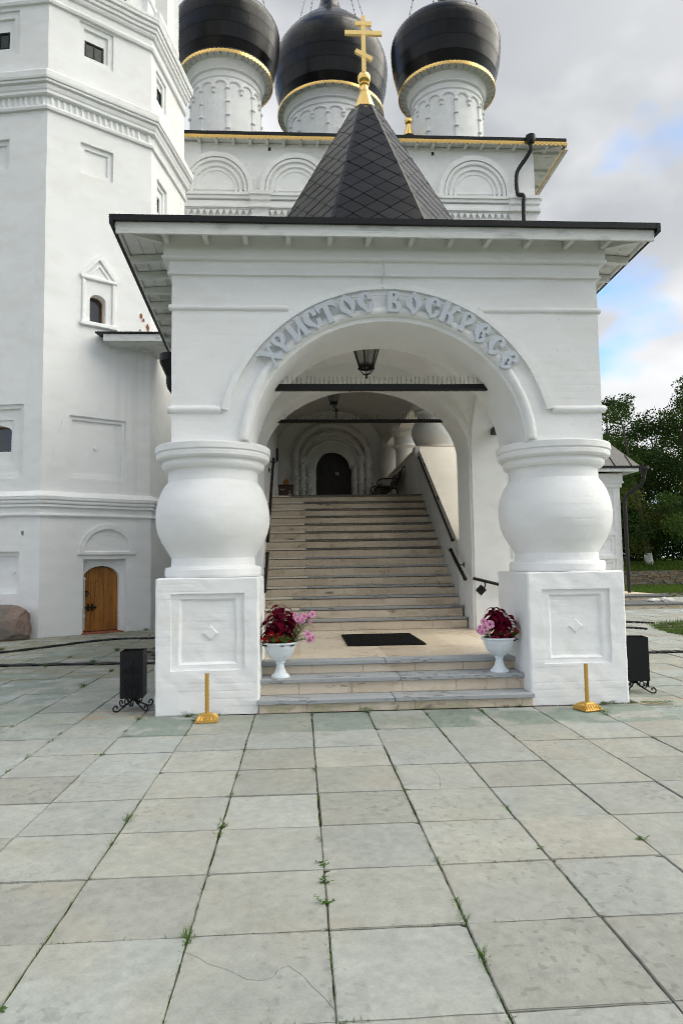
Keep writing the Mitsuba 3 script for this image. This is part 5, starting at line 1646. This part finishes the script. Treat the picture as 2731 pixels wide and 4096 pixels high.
# undergrowth shade below the crowns: shrubs one behind the other
rng = np.random.default_rng(8)
for i, (x, y, r) in enumerate(((19.2, 47.5, 1.7), (21.8, 48.6, 1.8), (24.4, 47.6, 1.9), (27.2, 49.2, 2.0), (29.8, 48.5, 2.0), (20.4, 51.5, 2.2), (25.6, 53.0, 2.3), (17.6, 53, 2.2), (29.2, 55, 2.4))):
    k = thing('shrub', ('dark leafy shrub under the trees behind the stone wall, ' + ('leftmost', 'second from left', 'middle', 'fourth from left', 'rightmost', 'left of the far row', 'centre of the far row', 'behind the side chapel roof', 'right of the far row')[i]), 'shrub', 'shrubs under the trees')
    obj('stem', tube([(x, y, 1.2), (x + .1, y, 1.8), (x - .1, y, 2.6)], [.05, .04, .02], 6), 'bark', k)
    vs, fs, o = [], [], 0
    for _ in range(9):
        c = V(x, y, 1.3 + r * .8) + rng.normal(size=3) * V(r * .55, r * .3, r * .5)
        v, f = leaf_cloud(c, r * .55, 420, .20, rng)
        vs.append(v)
        fs.append(f + o)
        o += len(v)
    obj('crown', trimesh.Trimesh(np.vstack(vs), np.vstack(fs), process=False), 'tree_leaf_b', k)
# ------------------------------------------------------------------ litter bins
def scroll_bar(p2, M, r=.0075):
    """flat scrollwork drawn in (x, z) of a local frame"""
    p = np.array(p2)
    q = np.stack([p[:, 0], np.zeros(len(p)), p[:, 1]], 1)
    m = tube(q, r, 7)
    return placed(m, M)


def bin_(label, x, y, rot, w=.252, d=.285, z0=.145, z1=.665):
    k = thing('litter_bin', label, 'litter bin', 'black litter bins on scrolled feet')
    c, s = math.cos(rot), math.sin(rot)
    M = frame((x, y, 0), (c, s, 0), (-s, c, 0), (0, 0, 1))
    b = mbox(-w / 2, w / 2, -d / 2, d / 2, z0, z1) - mbox(-w / 2 + .006, w / 2 - .006, -d / 2 + .006, d / 2 - .006, z0 + .01, z1 + .1)
    obj('box', placed(tm(b), M), 'bin_steel', k)
    fr = []
    for sgn in (-1, 1):      # scrolls in front and behind
        N = M @ frame((0, sgn * (d / 2 + .010), 0), (1, 0, 0), (0, 1, 0), (0, 0, 1))
        fr.append(placed(tube([(0, 0, .06), (0, 0, .505)], .009, 8), N))
        fr.append(placed(trimesh.creation.uv_sphere(.022).apply_scale([.8, .5, 1.3]).apply_translation((0, 0, .525)), N))
        for m in (-1, 1):
            up_ = np.vstack([[(.012 * m, .30)], [(.014 * m, .42)], *[[(m * (.052 + rr * math.cos(t)), .445 + rr * math.sin(t))] for t, rr in zip(np.linspace(math.pi, -math.pi * .75, 16), np.linspace(.040, .018, 16))]])
            dn = np.vstack([[(.014 * m, .40)], [(.014 * m, .37)], *[[(m * (.052 + rr * math.cos(t)), .345 + rr * math.sin(t))] for t, rr in zip(np.linspace(-math.pi, math.pi * .75, 16), np.linspace(.038, .016, 16))]])
            ht = np.vstack([[(.016 * m, .06)], [(.03 * m, .14)], [(.062 * m, .215)], [(.074 * m, .26)], *[[(m * (.045 + rr * math.cos(t)), .268 + rr * math.sin(t))] for t, rr in zip(np.linspace(.1, math.pi * 1.55, 14), np.linspace(.030, .012, 14))]])
            for g in (up_, dn, ht):
                fr.append(scroll_bar(catmull(g, 3), N, .0075))
    obj('scrollwork', cat(*fr), 'black_iron', k, smooth=40)
    for a in (0, 1, 2, 3):     # four scrolled feet
        ang = math.pi / 4 + a * math.pi / 2
        N = M @ frame((0, 0, 0), (math.cos(ang), math.sin(ang), 0), (-math.sin(ang), math.cos(ang), 0), (0, 0, 1))
        foot_ = np.vstack([[(.02, .115)], [(.06, .085)], [(.13, .045)], [(.20, .012)], *[[(.232 + rr * math.cos(t), .047 + rr * math.sin(t))] for t, rr in zip(np.linspace(-math.pi * .6, math.pi * 1.15, 14), np.linspace(.038, .018, 14))]])
        curl = np.vstack([[(.05, .088)], *[[(.085 + rr * math.cos(t), .105 + rr * math.sin(t))] for t, rr in zip(np.linspace(-math.pi * .7, math.pi * 1.0, 14), np.linspace(.040, .020, 14))]])
        obj('foot', cat(scroll_bar(catmull(foot_, 3), N, .0085), scroll_bar(catmull(curl, 3), N, .0075), placed(box(-.0, .04, -.012, .012, .10, .15), N)), 'black_iron', k, smooth=40)
    return k


bin_('black square litter bin with scroll ironwork, left of the left pillar', -1.90, 8.13, .06)
bin_('black square litter bin with scroll ironwork, half hidden behind the right pillar', 4.07, 8.36, 1.38)

# ------------------------------------------------------------------ gilt posts
def post(label, x, y, rot):
    k = thing('barrier_post', label, 'post', 'short gold posts before the pillars')
    M = frame((x, y, 0), (math.cos(rot), math.sin(rot), 0), (-math.sin(rot), math.cos(rot), 0), (0, 0, 1))
    obj('tube', placed(cat(rev([(.0215, .07), (.0215, .488), (.018, .488), (.018, .46)], (0, 0, 0), 24)), M), 'brass_paint', k, smooth=40)
    b = [rbox(-.112, .112, -.112, .112, .002, .018, .004)]
    b.append(tm(m3.Manifold.batch_hull([mbox(-.108, .108, -.108, .108, .018, .022), mbox(-.062, .062, -.062, .062, .062, .066)])))
    b.append(tm(m3.Manifold.batch_hull([mbox(-.060, .060, -.060, .060, .064, .072), mbox(-.045, .045, -.045, .045, .078, .082)])))
    for a in range(4):
        R = trimesh.transformations.rotation_matrix(a * math.pi / 2, [0, 0, 1])
        for q in np.linspace(-.06, .06, 6):
            b.append(placed(tube([(q * 1.5, -.106, .026), (q * 1.25, -.085, .050), (q, -.062, .066)], [.008, .011, .006], 6), R))
    obj('base', placed(cat(*b), M), 'brass_paint', k, smooth=30)


post('short gold post on a square leafy base, before the left pillar', -.977, 7.40, .04)
post('short gold post on a square leafy base, before the right pillar', 3.075, 7.42, .30)

# ------------------------------------------------------------------ flower urns and their plants
def urn(label, x, y, z, s=1.0):
    k = thing('flower_urn', label, 'flower pot', 'white plastic flower urns on the lower steps')
    n = 96
    th = np.linspace(0, 2 * math.pi, n, endpoint=False)
    def body(prof, lo, hi, amp, nf=40):
        v, f = [], []
        for r, zz in prof:
            t = np.clip((zz - lo) / .02, 0, 1) * np.clip((hi - zz) / .02, 0, 1)
            R = r * s - amp * t * (0.5 + .5 * np.cos(th * nf / 1)) * s
            v += [(x + a * math.cos(q), y + a * math.sin(q), z + zz * s) for a, q in zip(R, th)]
        m = len(prof)
        for i in range(m - 1):
            for j in range(n):
                a, b = i * n + j, i * n + (j + 1) % n
                f += [[a, b, b + n], [a, b + n, a + n]]
        return trimesh.Trimesh(v, f, process=False)
    stemp = [(.0, .0), (.108, .0), (.110, .008), (.104, .022), (.098, .026), (.078, .045), (.060, .075), (.048, .11), (.042, .14), (.040, .158)]
    obj('foot', body(stemp, .03, .15, .004, 32), 'urn_plastic', k, smooth=40)
    bowl = [(.040, .156), (.052, .160), (.053, .172), (.046, .178), (.058, .184), (.082, .198), (.112, .222), (.138, .254), (.156, .290), (.166, .325), (.168, .329), (.172, .331), (.176, .362), (.180, .376), (.196, .378), (.202, .384), (.203, .394), (.198, .400), (.184, .400), (.178, .394), (.172, .36), (.0, .355)]
    obj('bowl', body(bowl, .19, .32, .005, 40), 'urn_plastic', k, smooth=40)
    obj('soil', rev([(.176 * s, z + .372 * s), (0, z + .378 * s)], (x, y, 0), 24), 'soil', k)
    return k


def coleus(label, x, y, z, stems, seed):
    rg = random.Random(seed)
    k = thing('coleus', label, 'plant', 'dark red leafy plants in the urns')
    st_, lf = [], ([], [])
    for dx, dy, h in stems:
        b = V(x + dx * .3, y + dy * .3, z)
        t = V(x + dx, y + dy, z + h)
        st_.append(tube([b, (b + t) / 2, t], [.007, .006, .004], 6))
        nn = int(h / .034)
        for i in range(4, nn + 1):
            p = b + (t - b) * (i / nn)
            for q in range(2 if i < nn else 3):
                a = q * (math.pi if i < nn else 2.1) + i * math.pi / 2 + rg.uniform(-.4, .4)
                d = V(math.cos(a), math.sin(a), rg.uniform(.05, .5))
                L = rg.uniform(.095, .14) * (.7 if i == nn else 1)
                leaf(p + d * .012, d, (0, 0, 1), L, L * .34, lf, .22, rg.uniform(.65, 1.15))
    obj('stem', cat(*st_), 'stem_red', k)
    obj('leaves', leafmesh(lf), 'coleus_leaf', k)


def disc_leaf(p, nrm, r, out, wav=.12, n=7):
    nrm = V(*nrm) / np.linalg.norm(nrm)
    a = np.cross(nrm, (0, 0, 1) if abs(nrm[2]) < .9 else (1, 0, 0))
    a /= np.linalg.norm(a)
    b = np.cross(nrm, a)
    o = len(out[0])
    out[0].append(V(*p) - nrm * r * .15)
    for i in range(n):
        t = 2 * math.pi * i / n
        out[0].append(V(*p) + (a * math.cos(t) + b * math.sin(t)) * r * (1 + wav * math.cos(2 * t)))
        out[1].append([o, o + 1 + i, o + 1 + (i + 1) % n])


def begonia(label, x, y, z, R, seed, n, red='begonia_red', dark=.3, arc=(0, 6.28), fl=1.0):
    rg = random.Random(seed)
    k = thing('begonia', label, 'plant', 'begonias in the urns')
    A, B, C_ = ([], []), ([], []), ([], [])
    for i in range(n):
        a = rg.uniform(*arc)
        r = R * math.sqrt(rg.uniform(.02, 1))
        h = rg.uniform(.0, .13) * (1 - .3 * r / R)
        p = V(x + r * math.cos(a), y + r * math.sin(a), z + h)
        nr = V(math.cos(a) * .7, math.sin(a) * .7 - .4, .8) + V(rg.uniform(-.4, .4), rg.uniform(-.4, .4), 0)
        disc_leaf(p, nr, rg.uniform(.018, .034), B if rg.random() < dark else A, .2)
    for i in range(int(n * .75 * fl)):
        a = rg.uniform(*arc)
        r = R * math.sqrt(rg.uniform(.2, 1.15))
        p = V(x + r * math.cos(a), y + r * math.sin(a), z + rg.uniform(.035, .165) * (1.1 - .35 * r / R))
        for q in range(rg.choice((3, 4, 5))):
            t = rg.uniform(0, 6.28)
            disc_leaf(p + V(rg.uniform(-.012, .012), rg.uniform(-.012, .012), rg.uniform(-.01, .01)), (math.cos(t) * .8, -.6 + math.sin(t) * .5, .6), rg.uniform(.008, .0145), C_, .15, 6)
    obj('leaves', leafmesh(A), 'begonia_leaf', k)
    if B[0]:
        obj('dark_leaves', leafmesh(B), 'begonia_dark', k)
    obj('flowers', leafmesh(C_), red, k)


def petunia(label, x, y, z, flowers, seed, root):
    """flowers: (x, y, z, radius, facing)"""
    rg = random.Random(seed)
    k = thing('petunia', label, 'plant', 'pink petunias in the urns')
    st_, lf = [], ([], [])
    root = V(*root)
    for fx, fy, fz, r, face in flowers:
        c = V(fx - (.055 if x > 1 else 0), fy - .155, fz + .012)
        mid = (root + c) / 2 + V(0, 0, .03)
        pts = catmull([root, mid, c], 7)
        st_.append(tube(pts, .0028, 5))
        for p in pts[2:-1]:
            for _ in range(3):
                a = rg.uniform(0, 6.28)
                leaf(p, (math.cos(a), math.sin(a), rg.uniform(-.2, .7)), (0, 0, 1), rg.uniform(.02, .042), .0075, lf, .2, .4)
        f = V(*face) / np.linalg.norm(face)
        a = np.cross(f, (0, 0, 1))
        a /= np.linalg.norm(a)
        b = np.cross(f, a)
        v, t_, vd, td = [], [], [], []
        n = 40
        # funnel: five lobes with a notch between
        rings = [(.10, -.55), (.28, -.12), (.62, .02), (1.0, -.02)]
        for j, (q, h) in enumerate(rings):
            for i in range(n):
                w = 2 * math.pi * i / n
                rr2 = r * q * (1 + (.10 * abs(math.cos(2.5 * w)) - .05 if j == 3 else 0))
                v.append(c + (a * math.cos(w) + b * math.sin(w)) * rr2 + f * (h * r + (.06 * r * math.cos(5 * w) if j > 1 else 0)))
        vein, pet = [], []
        for j in range(3):
            for i in range(n):
                i2 = (i + 1) % n
                tri = [[j * n + i, j * n + i2, (j + 1) * n + i2], [j * n + i, (j + 1) * n + i2, (j + 1) * n + i]]
                on = (i % 8 in (3, 4)) if j == 1 else (i % 8 == 3 if j == 2 else True)
                (vein if on else pet).extend(tri)
        fk_ = obj('flower', trimesh.Trimesh(v, pet, process=False), 'petunia_pink', k)
        obj('veins', trimesh.Trimesh(v, vein, process=False), 'petunia_deep', fk_)
    obj('stem', cat(*st_), 'petunia_leaf', k)
    obj('leaves', leafmesh(lf), 'petunia_leaf', k)


UL, UR = (-.235, 8.085, .325), (2.315, 8.075, .325)
urn('white fluted plastic urn on the second step, beside the left pillar', *UL)
urn('white fluted plastic urn on the second step, beside the right pillar', *UR)
zt = UL[2] + .375
coleus('tall bushy dark red leafy plant in the left urn', UL[0] + .0, UL[1] + .02, zt, [(.0, .0, .44), (.07, -.05, .36), (-.08, -.04, .33), (.10, .06, .34), (-.14, .0, .26), (.14, -.03, .29), (-.03, -.08, .28), (.04, -.10, .24), (.05, .02, .40), (-.06, .03, .38), (.0, -.06, .36), (-.11, -.05, .22), (.11, -.07, .22)], 1)
coleus('dark red leafy plant with one tall shoot in the right urn', UR[0] - .0, UR[1] + .02, zt, [(-.045, -.02, .365), (.02, -.05, .30), (.125, .0, .27), (.09, -.06, .22), (-.02, .03, .26), (.15, -.02, .20), (-.05, .01, .32), (-.02, -.05, .28), (.11, -.04, .25), (.05, -.02, .20), (.0, -.06, .33), (-.07, -.05, .30), (.07, .02, .28), (.12, -.07, .20), (.02, .03, .34)], 2)
begonia('red flowering begonias massed round the rim of the left urn', UL[0] - .025, UL[1] - .03, zt + .0, .185, 3, 95, dark=.35)
begonia('red begonia at the right rim of the right urn', UR[0] + .125, UR[1] - .05, zt - .0, .085, 4, 32, dark=.25, fl=.8)
begonia('dark leaved begonia with small pink flowers in the middle of the right urn', UR[0] + .02, UR[1] - .07, zt - .0, .115, 5, 48, red='begonia_pink', dark=.9, fl=.6)
petunia('pink petunias trailing over the right side of the left urn', *UL, [(.045, 8.16, 1.005, .040, (.3, -1, .25)), (-.03, 8.14, .975, .036, (0, -1, .35)), (-.055, 8.17, 1.02, .032, (-.3, -1, .4)), (.14, 8.15, 1.025, .040, (.25, -1, .2)), (.025, 8.12, .965, .035, (.2, -1, .0)), (.085, 8.1, .805, .042, (.1, -1, .15)), (.145, 8.13, .765, .034, (.7, -.8, 0)),
        (.10, 8.12, .735, .036, (.2, -.9, -.4)), (.0, 8.13, .945, .03, (-.2, -1, .1)), (.115, 8.15, .94, .024, (.4, -.9, -.1)), (.09, 8.17, .99, .03, (.1, -1, .4))], 6, (UL[0] + .14, UL[1] - .03, zt))
petunia('pink petunias hanging over the left side of the right urn', *UR, [(2.235, 8.08, .875, .050, (0, -1, .3)), (2.165, 8.07, .845, .042, (-.1, -1, .3)), (2.16, 8.09, .91, .035, (-.3, -1, .3)), (2.10, 8.08, .805, .032, (-.6, -.8, .1)), (2.13, 8.07, .79, .036, (-.3, -1, -.1)), (2.185, 8.07, .80, .03, (0, -1, -.1)), (2.12, 8.10, .84, .028, (-.4, -.9, .3))], 7, (UR[0] - .13, UR[1] - .03, zt))

# ------------------------------------------------------------------ on the upper landing: bench, donation box
bench = thing('bench', 'black wrought iron bench with dark slats at the right of the church door', 'bench')
BX, Z3 = 2.66, 3.24
fr = []
for y in (18.7, 20.5):
    e = frame((0, y, 0), (1, 0, 0), (0, 1, 0), (0, 0, 1))
    back = catmull([(2.62, Z3 + .42), (2.72, Z3 + .62), (2.80, Z3 + .85), (2.84, Z3 + .98), (2.90, Z3 + 1.02), (2.93, Z3 + .97)], 6)
    leg1 = catmull([(2.62, Z3 + .42), (2.70, Z3 + .30), (2.66, Z3 + .16), (2.76, Z3 + .05), (2.80, Z3)], 6)
    seat = catmull([(2.66, Z3 + .42), (2.4, Z3 + .43), (2.16, Z3 + .46)], 6)
    leg2 = catmull([(2.16, Z3 + .46), (2.06, Z3 + .40), (2.10, Z3 + .27), (2.18, Z3 + .22), (2.12, Z3 + .10), (2.06, Z3)], 6)
    arm = catmull([(2.76, Z3 + .68), (2.5, Z3 + .69), (2.26, Z3 + .68), (2.14, Z3 + .60), (2.18, Z3 + .50), (2.26, Z3 + .52), (2.24, Z3 + .58)], 6)
    cur = [spiral((2.40, Z3 + .22), .15, .04, 0, 6.5), spiral((2.66, Z3 + .55), .09, .02, 1, 7), spiral((2.60, Z3 + .2), .10, .03, 3, 9), spiral((2.20, Z3 + .18), .09, .03, 0, 6)]
    fr.append(cat(*[scroll_bar(g, e, .016) for g in (back, leg1, seat, leg2, arm)], *[scroll_bar(g, e, .012) for g in cur]))
for f in fr:
    obj('iron_end', f, 'black_iron', bench, smooth=40)
for i in range(5):
    obj('seat_slat', rbox(2.17 + i * .095, 2.25 + i * .095, 18.72, 20.48, Z3 + .465 - i * .007, Z3 + .49 - i * .007, .005), 'brown_wood', bench)
for i in range(5):
    p = V(2.655 + i * .042, 0, Z3 + .55 + i * .092)
    obj('back_slat', bar((p[0], 18.72, p[2]), (p[0], 20.48, p[2]), .02, .075, (.42, 0, .91)), 'brown_wood', bench)
dbx = thing('donation_box', 'dark red-brown wooden donation box with an onion shaped top board, left on the landing', 'box')
bx, by = -.36, 19.6
obj('body', rbox(bx - .21, bx + .21, by - .15, by + .15, 3.24, 3.85, .01), 'brown_wood', dbx)
obj('lid', rbox(bx - .23, bx + .23, by - .17, by + .17, 3.852, 3.88, .006), 'brown_wood', dbx)
obj('top_board', xz(Polygon([(bx - .085, 3.88), (bx + .085, 3.88), (bx + .09, 3.96), (bx + .07, 4.01), (bx + .03, 4.04), (bx, 4.09), (bx - .03, 4.04), (bx - .07, 4.01), (bx - .09, 3.96)]), by - .02, by + .02), 'oak', dbx)
obj('handle', tube(catmull([(bx - .15, by - .155, 3.76), (bx - .15, by - .18, 3.73), (bx - .06, by - .18, 3.73), (bx - .06, by - .155, 3.76)], 4), .008, 6), 'sign_white', dbx)
em = [bar((bx + .10, by - .156, 3.60), (bx + .10, by - .156, 3.72), .004, .010), bar((bx + .075, by - .157, 3.69), (bx + .125, by - .157, 3.69), .004, .008, (1, 0, .1)), bar((bx + .085, by - .157, 3.71), (bx + .115, by - .157, 3.71), .004, .006, (1, 0, .1))]
em += [xz(Polygon([(bx + .05, 3.57), (bx + .15, 3.57), (bx + .13, 3.61), (bx + .10, 3.63), (bx + .07, 3.61)]), by - .158, by - .152)]
obj('emblem', cat(*em), 'sign_white', dbx)

# ------------------------------------------------------------------ cables on the paving
def cable(label, pts, r=.024):
    k = thing('cable', label, 'cable')
    p = catmull(pts, 30)
    p[:, 2] += r
    for ph in (0, math.pi):
        t = np.linspace(0, 60 * math.pi, len(p)) * .3
        q = p + np.stack([0 * t, r * .75 * np.cos(t + ph), .35 * r * np.sin(t + ph)], 1)
        obj('strand', tube(q, r * .75, 7), 'cable_black', k, smooth=50)


cable('thick black cable lying across the paving at the left, the one nearer the tower', [(-7.4, 13.0, 0), (-5.76, 13.83, 0), (-4.32, 15.75, 0), (-3.26, 15.95, 0), (-2.2, 16.2, 0)])
cable('thick black cable lying across the paving at the left, passing behind the litter bin', [(-7.0, 11.9, 0), (-4.96, 11.93, 0), (-2.99, 11.86, 0), (-2.41, 11.80, 0), (-1.55, 11.75, 0)])
cable('black twisted cable on the paving at the right, just behind the right litter bin', [(3.7, 11.66, 0), (5.96, 11.65, 0), (6.53, 11.63, 0), (9.0, 11.6, 0)])
cable('black cable at the right ending at the lawn, the nearer of the two', [(3.7, 18.6, 0), (5.5, 17.4, 0), (7.6, 15.98, 0), (7.91, 15.54, 0)])
cable('black cable at the right ending at the lawn, the farther of the two', [(3.7, 20.6, 0), (6, 19.0, 0), (8.28, 17.43, 0), (8.82, 16.95, 0)])

# ------------------------------------------------------------------ weeds in the joints
WN = {}


def weed(x, y, s, kind, label, seed, d=0):
    rg = random.Random(seed)
    o = ([], [])
    k = numbered({'tuft': 'grass_tuft', 'leafy': 'weed', 'creep': 'creeping_weed'}[kind])
    if kind == 'tuft':
        for i in range(int(26 + 30 * s)):
            blade((x + rg.uniform(-.012, .012) * (1 + s), y + rg.uniform(-.035, .035) * (1 + s), -.016), rg.uniform(.018, .048) * (.6 + s), .0024, rg.uniform(0, 6.28), rg.uniform(.5, 1.9), o)
    elif kind == 'leafy':
        for i in range(int(6 + 6 * s)):
            a = rg.uniform(0, 6.28)
            l = rg.uniform(.03, .075) * (.7 + s)
            e = V(math.cos(a) * rg.uniform(.2, 1), math.sin(a) * rg.uniform(.2, 1), rg.uniform(.2, .9))
            b = V(x + rg.uniform(-.02, .02), y + rg.uniform(-.02, .02), -.012)
            for q in range(9):
                t = (q + 1) / 9
                p = b + e * l * t + V(0, 0, -.2 * l * t * t)
                aa = rg.uniform(0, 6.28)
                leaf(p, (math.cos(aa), math.sin(aa), .45), (0, 0, 1), rg.uniform(.010, .022) * (.8 + .5 * s), .005, o, .15, .3)
    else:
        for i in range(5):
            a = d + rg.uniform(-.5, .5)
            p = V(x, y, .0)
            for q in range(int(20 * s)):
                p = p + V(math.cos(a) * .016, math.sin(a) * .016, 0)
                a += rg.uniform(-.25, .25)
                p[2] = .012 + .014 * abs(math.sin(q * .5 + i))
                for _ in range(3):
                    aa = rg.uniform(0, 6.28)
                    leaf(p, (math.cos(aa), math.sin(aa), rg.uniform(.2, 1.2)), (0, 0, 1), rg.uniform(.012, .026), .0045, o, .15, .3)
    scene[k] = mikit.ply(leafmesh(o), 'mat_weed_green')
    labels[k] = {'label': label, 'category': 'weed', 'group': 'weeds growing in the paving joints'}


COLS = {-4: 'in the joint far left', -3: 'in the joint below the left bin', -2: 'in the joint left of the left pillar', -1: 'in the left gold post joint', 0: 'in the joint left of the steps', 1: 'in the joint below the left urn', 2: 'in the joint left of the mat',
        3: 'in the joint right of the mat', 4: 'in the joint left of the right urn', 5: 'in the joint below the right urn', 6: 'in the right gold post joint', 7: 'in the joint right of the pillars', 8: 'in the joint far right'}
ROWS = lambda y: ('at the steps' if y > 7.5 else 'first slab row' if y > 6.83 else f'{("second", "third", "fourth", "fifth", "sixth", "seventh", "eighth", "ninth")[min(7, int((6.83 - y) / JW))]} slab row')
spots = [  # joint number, y, size, kind
    (1, 7.55, .5, 'tuft'), (2, 7.62, 1.0, 'leafy'), (3, 7.42, .7, 'tuft'), (4, 7.50, .8, 'tuft'), (-1, 7.45, 1.0, 'leafy'), (-2, 7.60, 1.0, 'tuft'), (-2, 7.05, .4, 'tuft'), (-2, 6.2, .6, 'leafy'), (0, 6.20, .3, 'tuft'), (0, 5.45, .4, 'tuft'), (0, 5.02, .4, 'tuft'),
    (0, 4.45, .9, 'leafy'), (0, 4.30, .5, 'tuft'), (0, 3.14, 1.0, 'tuft'), (-1, 4.62, 1.0, 'tuft'), (-1, 4.22, .5, 'tuft'), (-1, 2.72, .7, 'leafy'), (1, 5.55, .3, 'tuft'), (1, 3.86, .5, 'leafy'), (1, 3.62, .8, 'leafy'), (1, 3.42, .8, 'leafy'), (1, 4.18, .3, 'tuft'), (2, 5.9, .4, 'tuft'), (2, 5.50, .4, 'tuft'), (2, 3.82, .5, 'tuft'),
    (2, 3.35, .4, 'tuft'), (2, 3.22, .4, 'tuft'), (2, 2.90, .9, 'tuft'), (2, 2.42, .4, 'tuft'), (3, 6.5, .3, 'tuft'), (3, 4.55, .4, 'tuft'), (3, 3.93, .3, 'leafy'), (4, 2.98, .6, 'tuft'), (4, 6.4, .3, 'tuft'), (4, 4.0, .5, 'leafy'), (5, 6.3, .3, 'tuft'), (6, 7.15, .7, 'tuft'), (6, 6.2, .3, 'tuft'), (7, 6.4, .3, 'leafy'),
    (-3, 7.02, .6, 'tuft'), (-3, 6.75, .5, 'tuft'), (-3, 5.8, .4, 'tuft'), (-3, 6.2, .3, 'leafy'), (-4, 7.4, .5, 'tuft'), (-4, 5.2, .4, 'tuft')]
seen = set()
for i, (c, y, s, kd) in enumerate(spots):
    lab = f'{"grass tuft" if kd == "tuft" else "leafy weed"} {COLS[c]}, {ROWS(y)}'
    if lab in seen:
        lab = lab.replace('grass tuft', 'nearer grass tuft').replace('leafy weed', 'nearer leafy weed')
        if lab in seen:
            lab = lab.replace('nearer ', 'nearest ', 1)
    seen.add(lab)
    weed(JX + c * JW, y, s * (.42 if kd == 'tuft' else .48), kd, lab, 100 + i)
weed(1.02, 7.655, 1.0, 'leafy', 'leafy weed at the foot of the lowest step below the doormat', 200)
weed(2.40, 7.66, .7, 'leafy', 'leafy weed at the right end of the lowest step', 201)
weed(2.25, 7.66, .4, 'leafy', 'smaller weed at the foot of the lowest step, near its right end', 202)
weed(3.30, 7.62, 1.2, 'creep', 'reddish creeping weed along the foot of the right pillar', 203, 0.1)
weed(3.75, 7.62, 1.2, 'creep', 'creeping weed spreading from the right pillar onto the paving', 204, -.4)
weed(3.22, 7.30, .9, 'leafy', 'leafy weed beside the base of the right gold post', 205)
weed(-1.18, 7.62, 1.0, 'creep', 'dry creeping weed at the foot of the left pillar', 206, 0.0)
weed(-1.22, 7.66, 1.6, 'leafy', 'tall thin weed against the left pillar, left of the gold post', 207)
weed(-4.35, 18.05, 1.8, 'leafy', 'weed at the right jamb of the tower door', 208)
weed(-3.95, 18.2, 1.6, 'tuft', 'grass at the foot of the tower wall right of the door', 209)
rgx = random.Random(77)
far = []
for i in range(26):
    L_ = i < 14
    x, y = (rgx.uniform(-6.5, -2.2), rgx.uniform(9, 15.5)) if L_ else (rgx.uniform(4.2, 8.5), rgx.uniform(9, 15))
    x = JX + round((x - JX) / JW) * JW
    far.append((x / y, y, x, L_, rgx.uniform(.8, 1.8)))
ORD = ('first', 'second', 'third', 'fourth', 'fifth', 'sixth', 'seventh', 'eighth', 'ninth', 'tenth', 'eleventh', 'twelfth', 'thirteenth', 'fourteenth')
for side in (True, False):
    row = sorted(f for f in far if f[3] == side)
    for i, (_, y, x, _, s) in enumerate(row):
        weed(x, y, s, 'tuft', f'grass tuft on the paving {"left" if side else "right"} of the porch, {ORD[i]} from left', 300 + i + 50 * side)
petal = obj('fallen_petal', leafmesh((lambda o: (disc_leaf((-3.52, 16.6, .02), (0, -.4, 1), .03, o), o)[1])(([], []))), 'begonia_red')
tag(petal, 'small red petal lying on the paving before the tower door', 'petal')
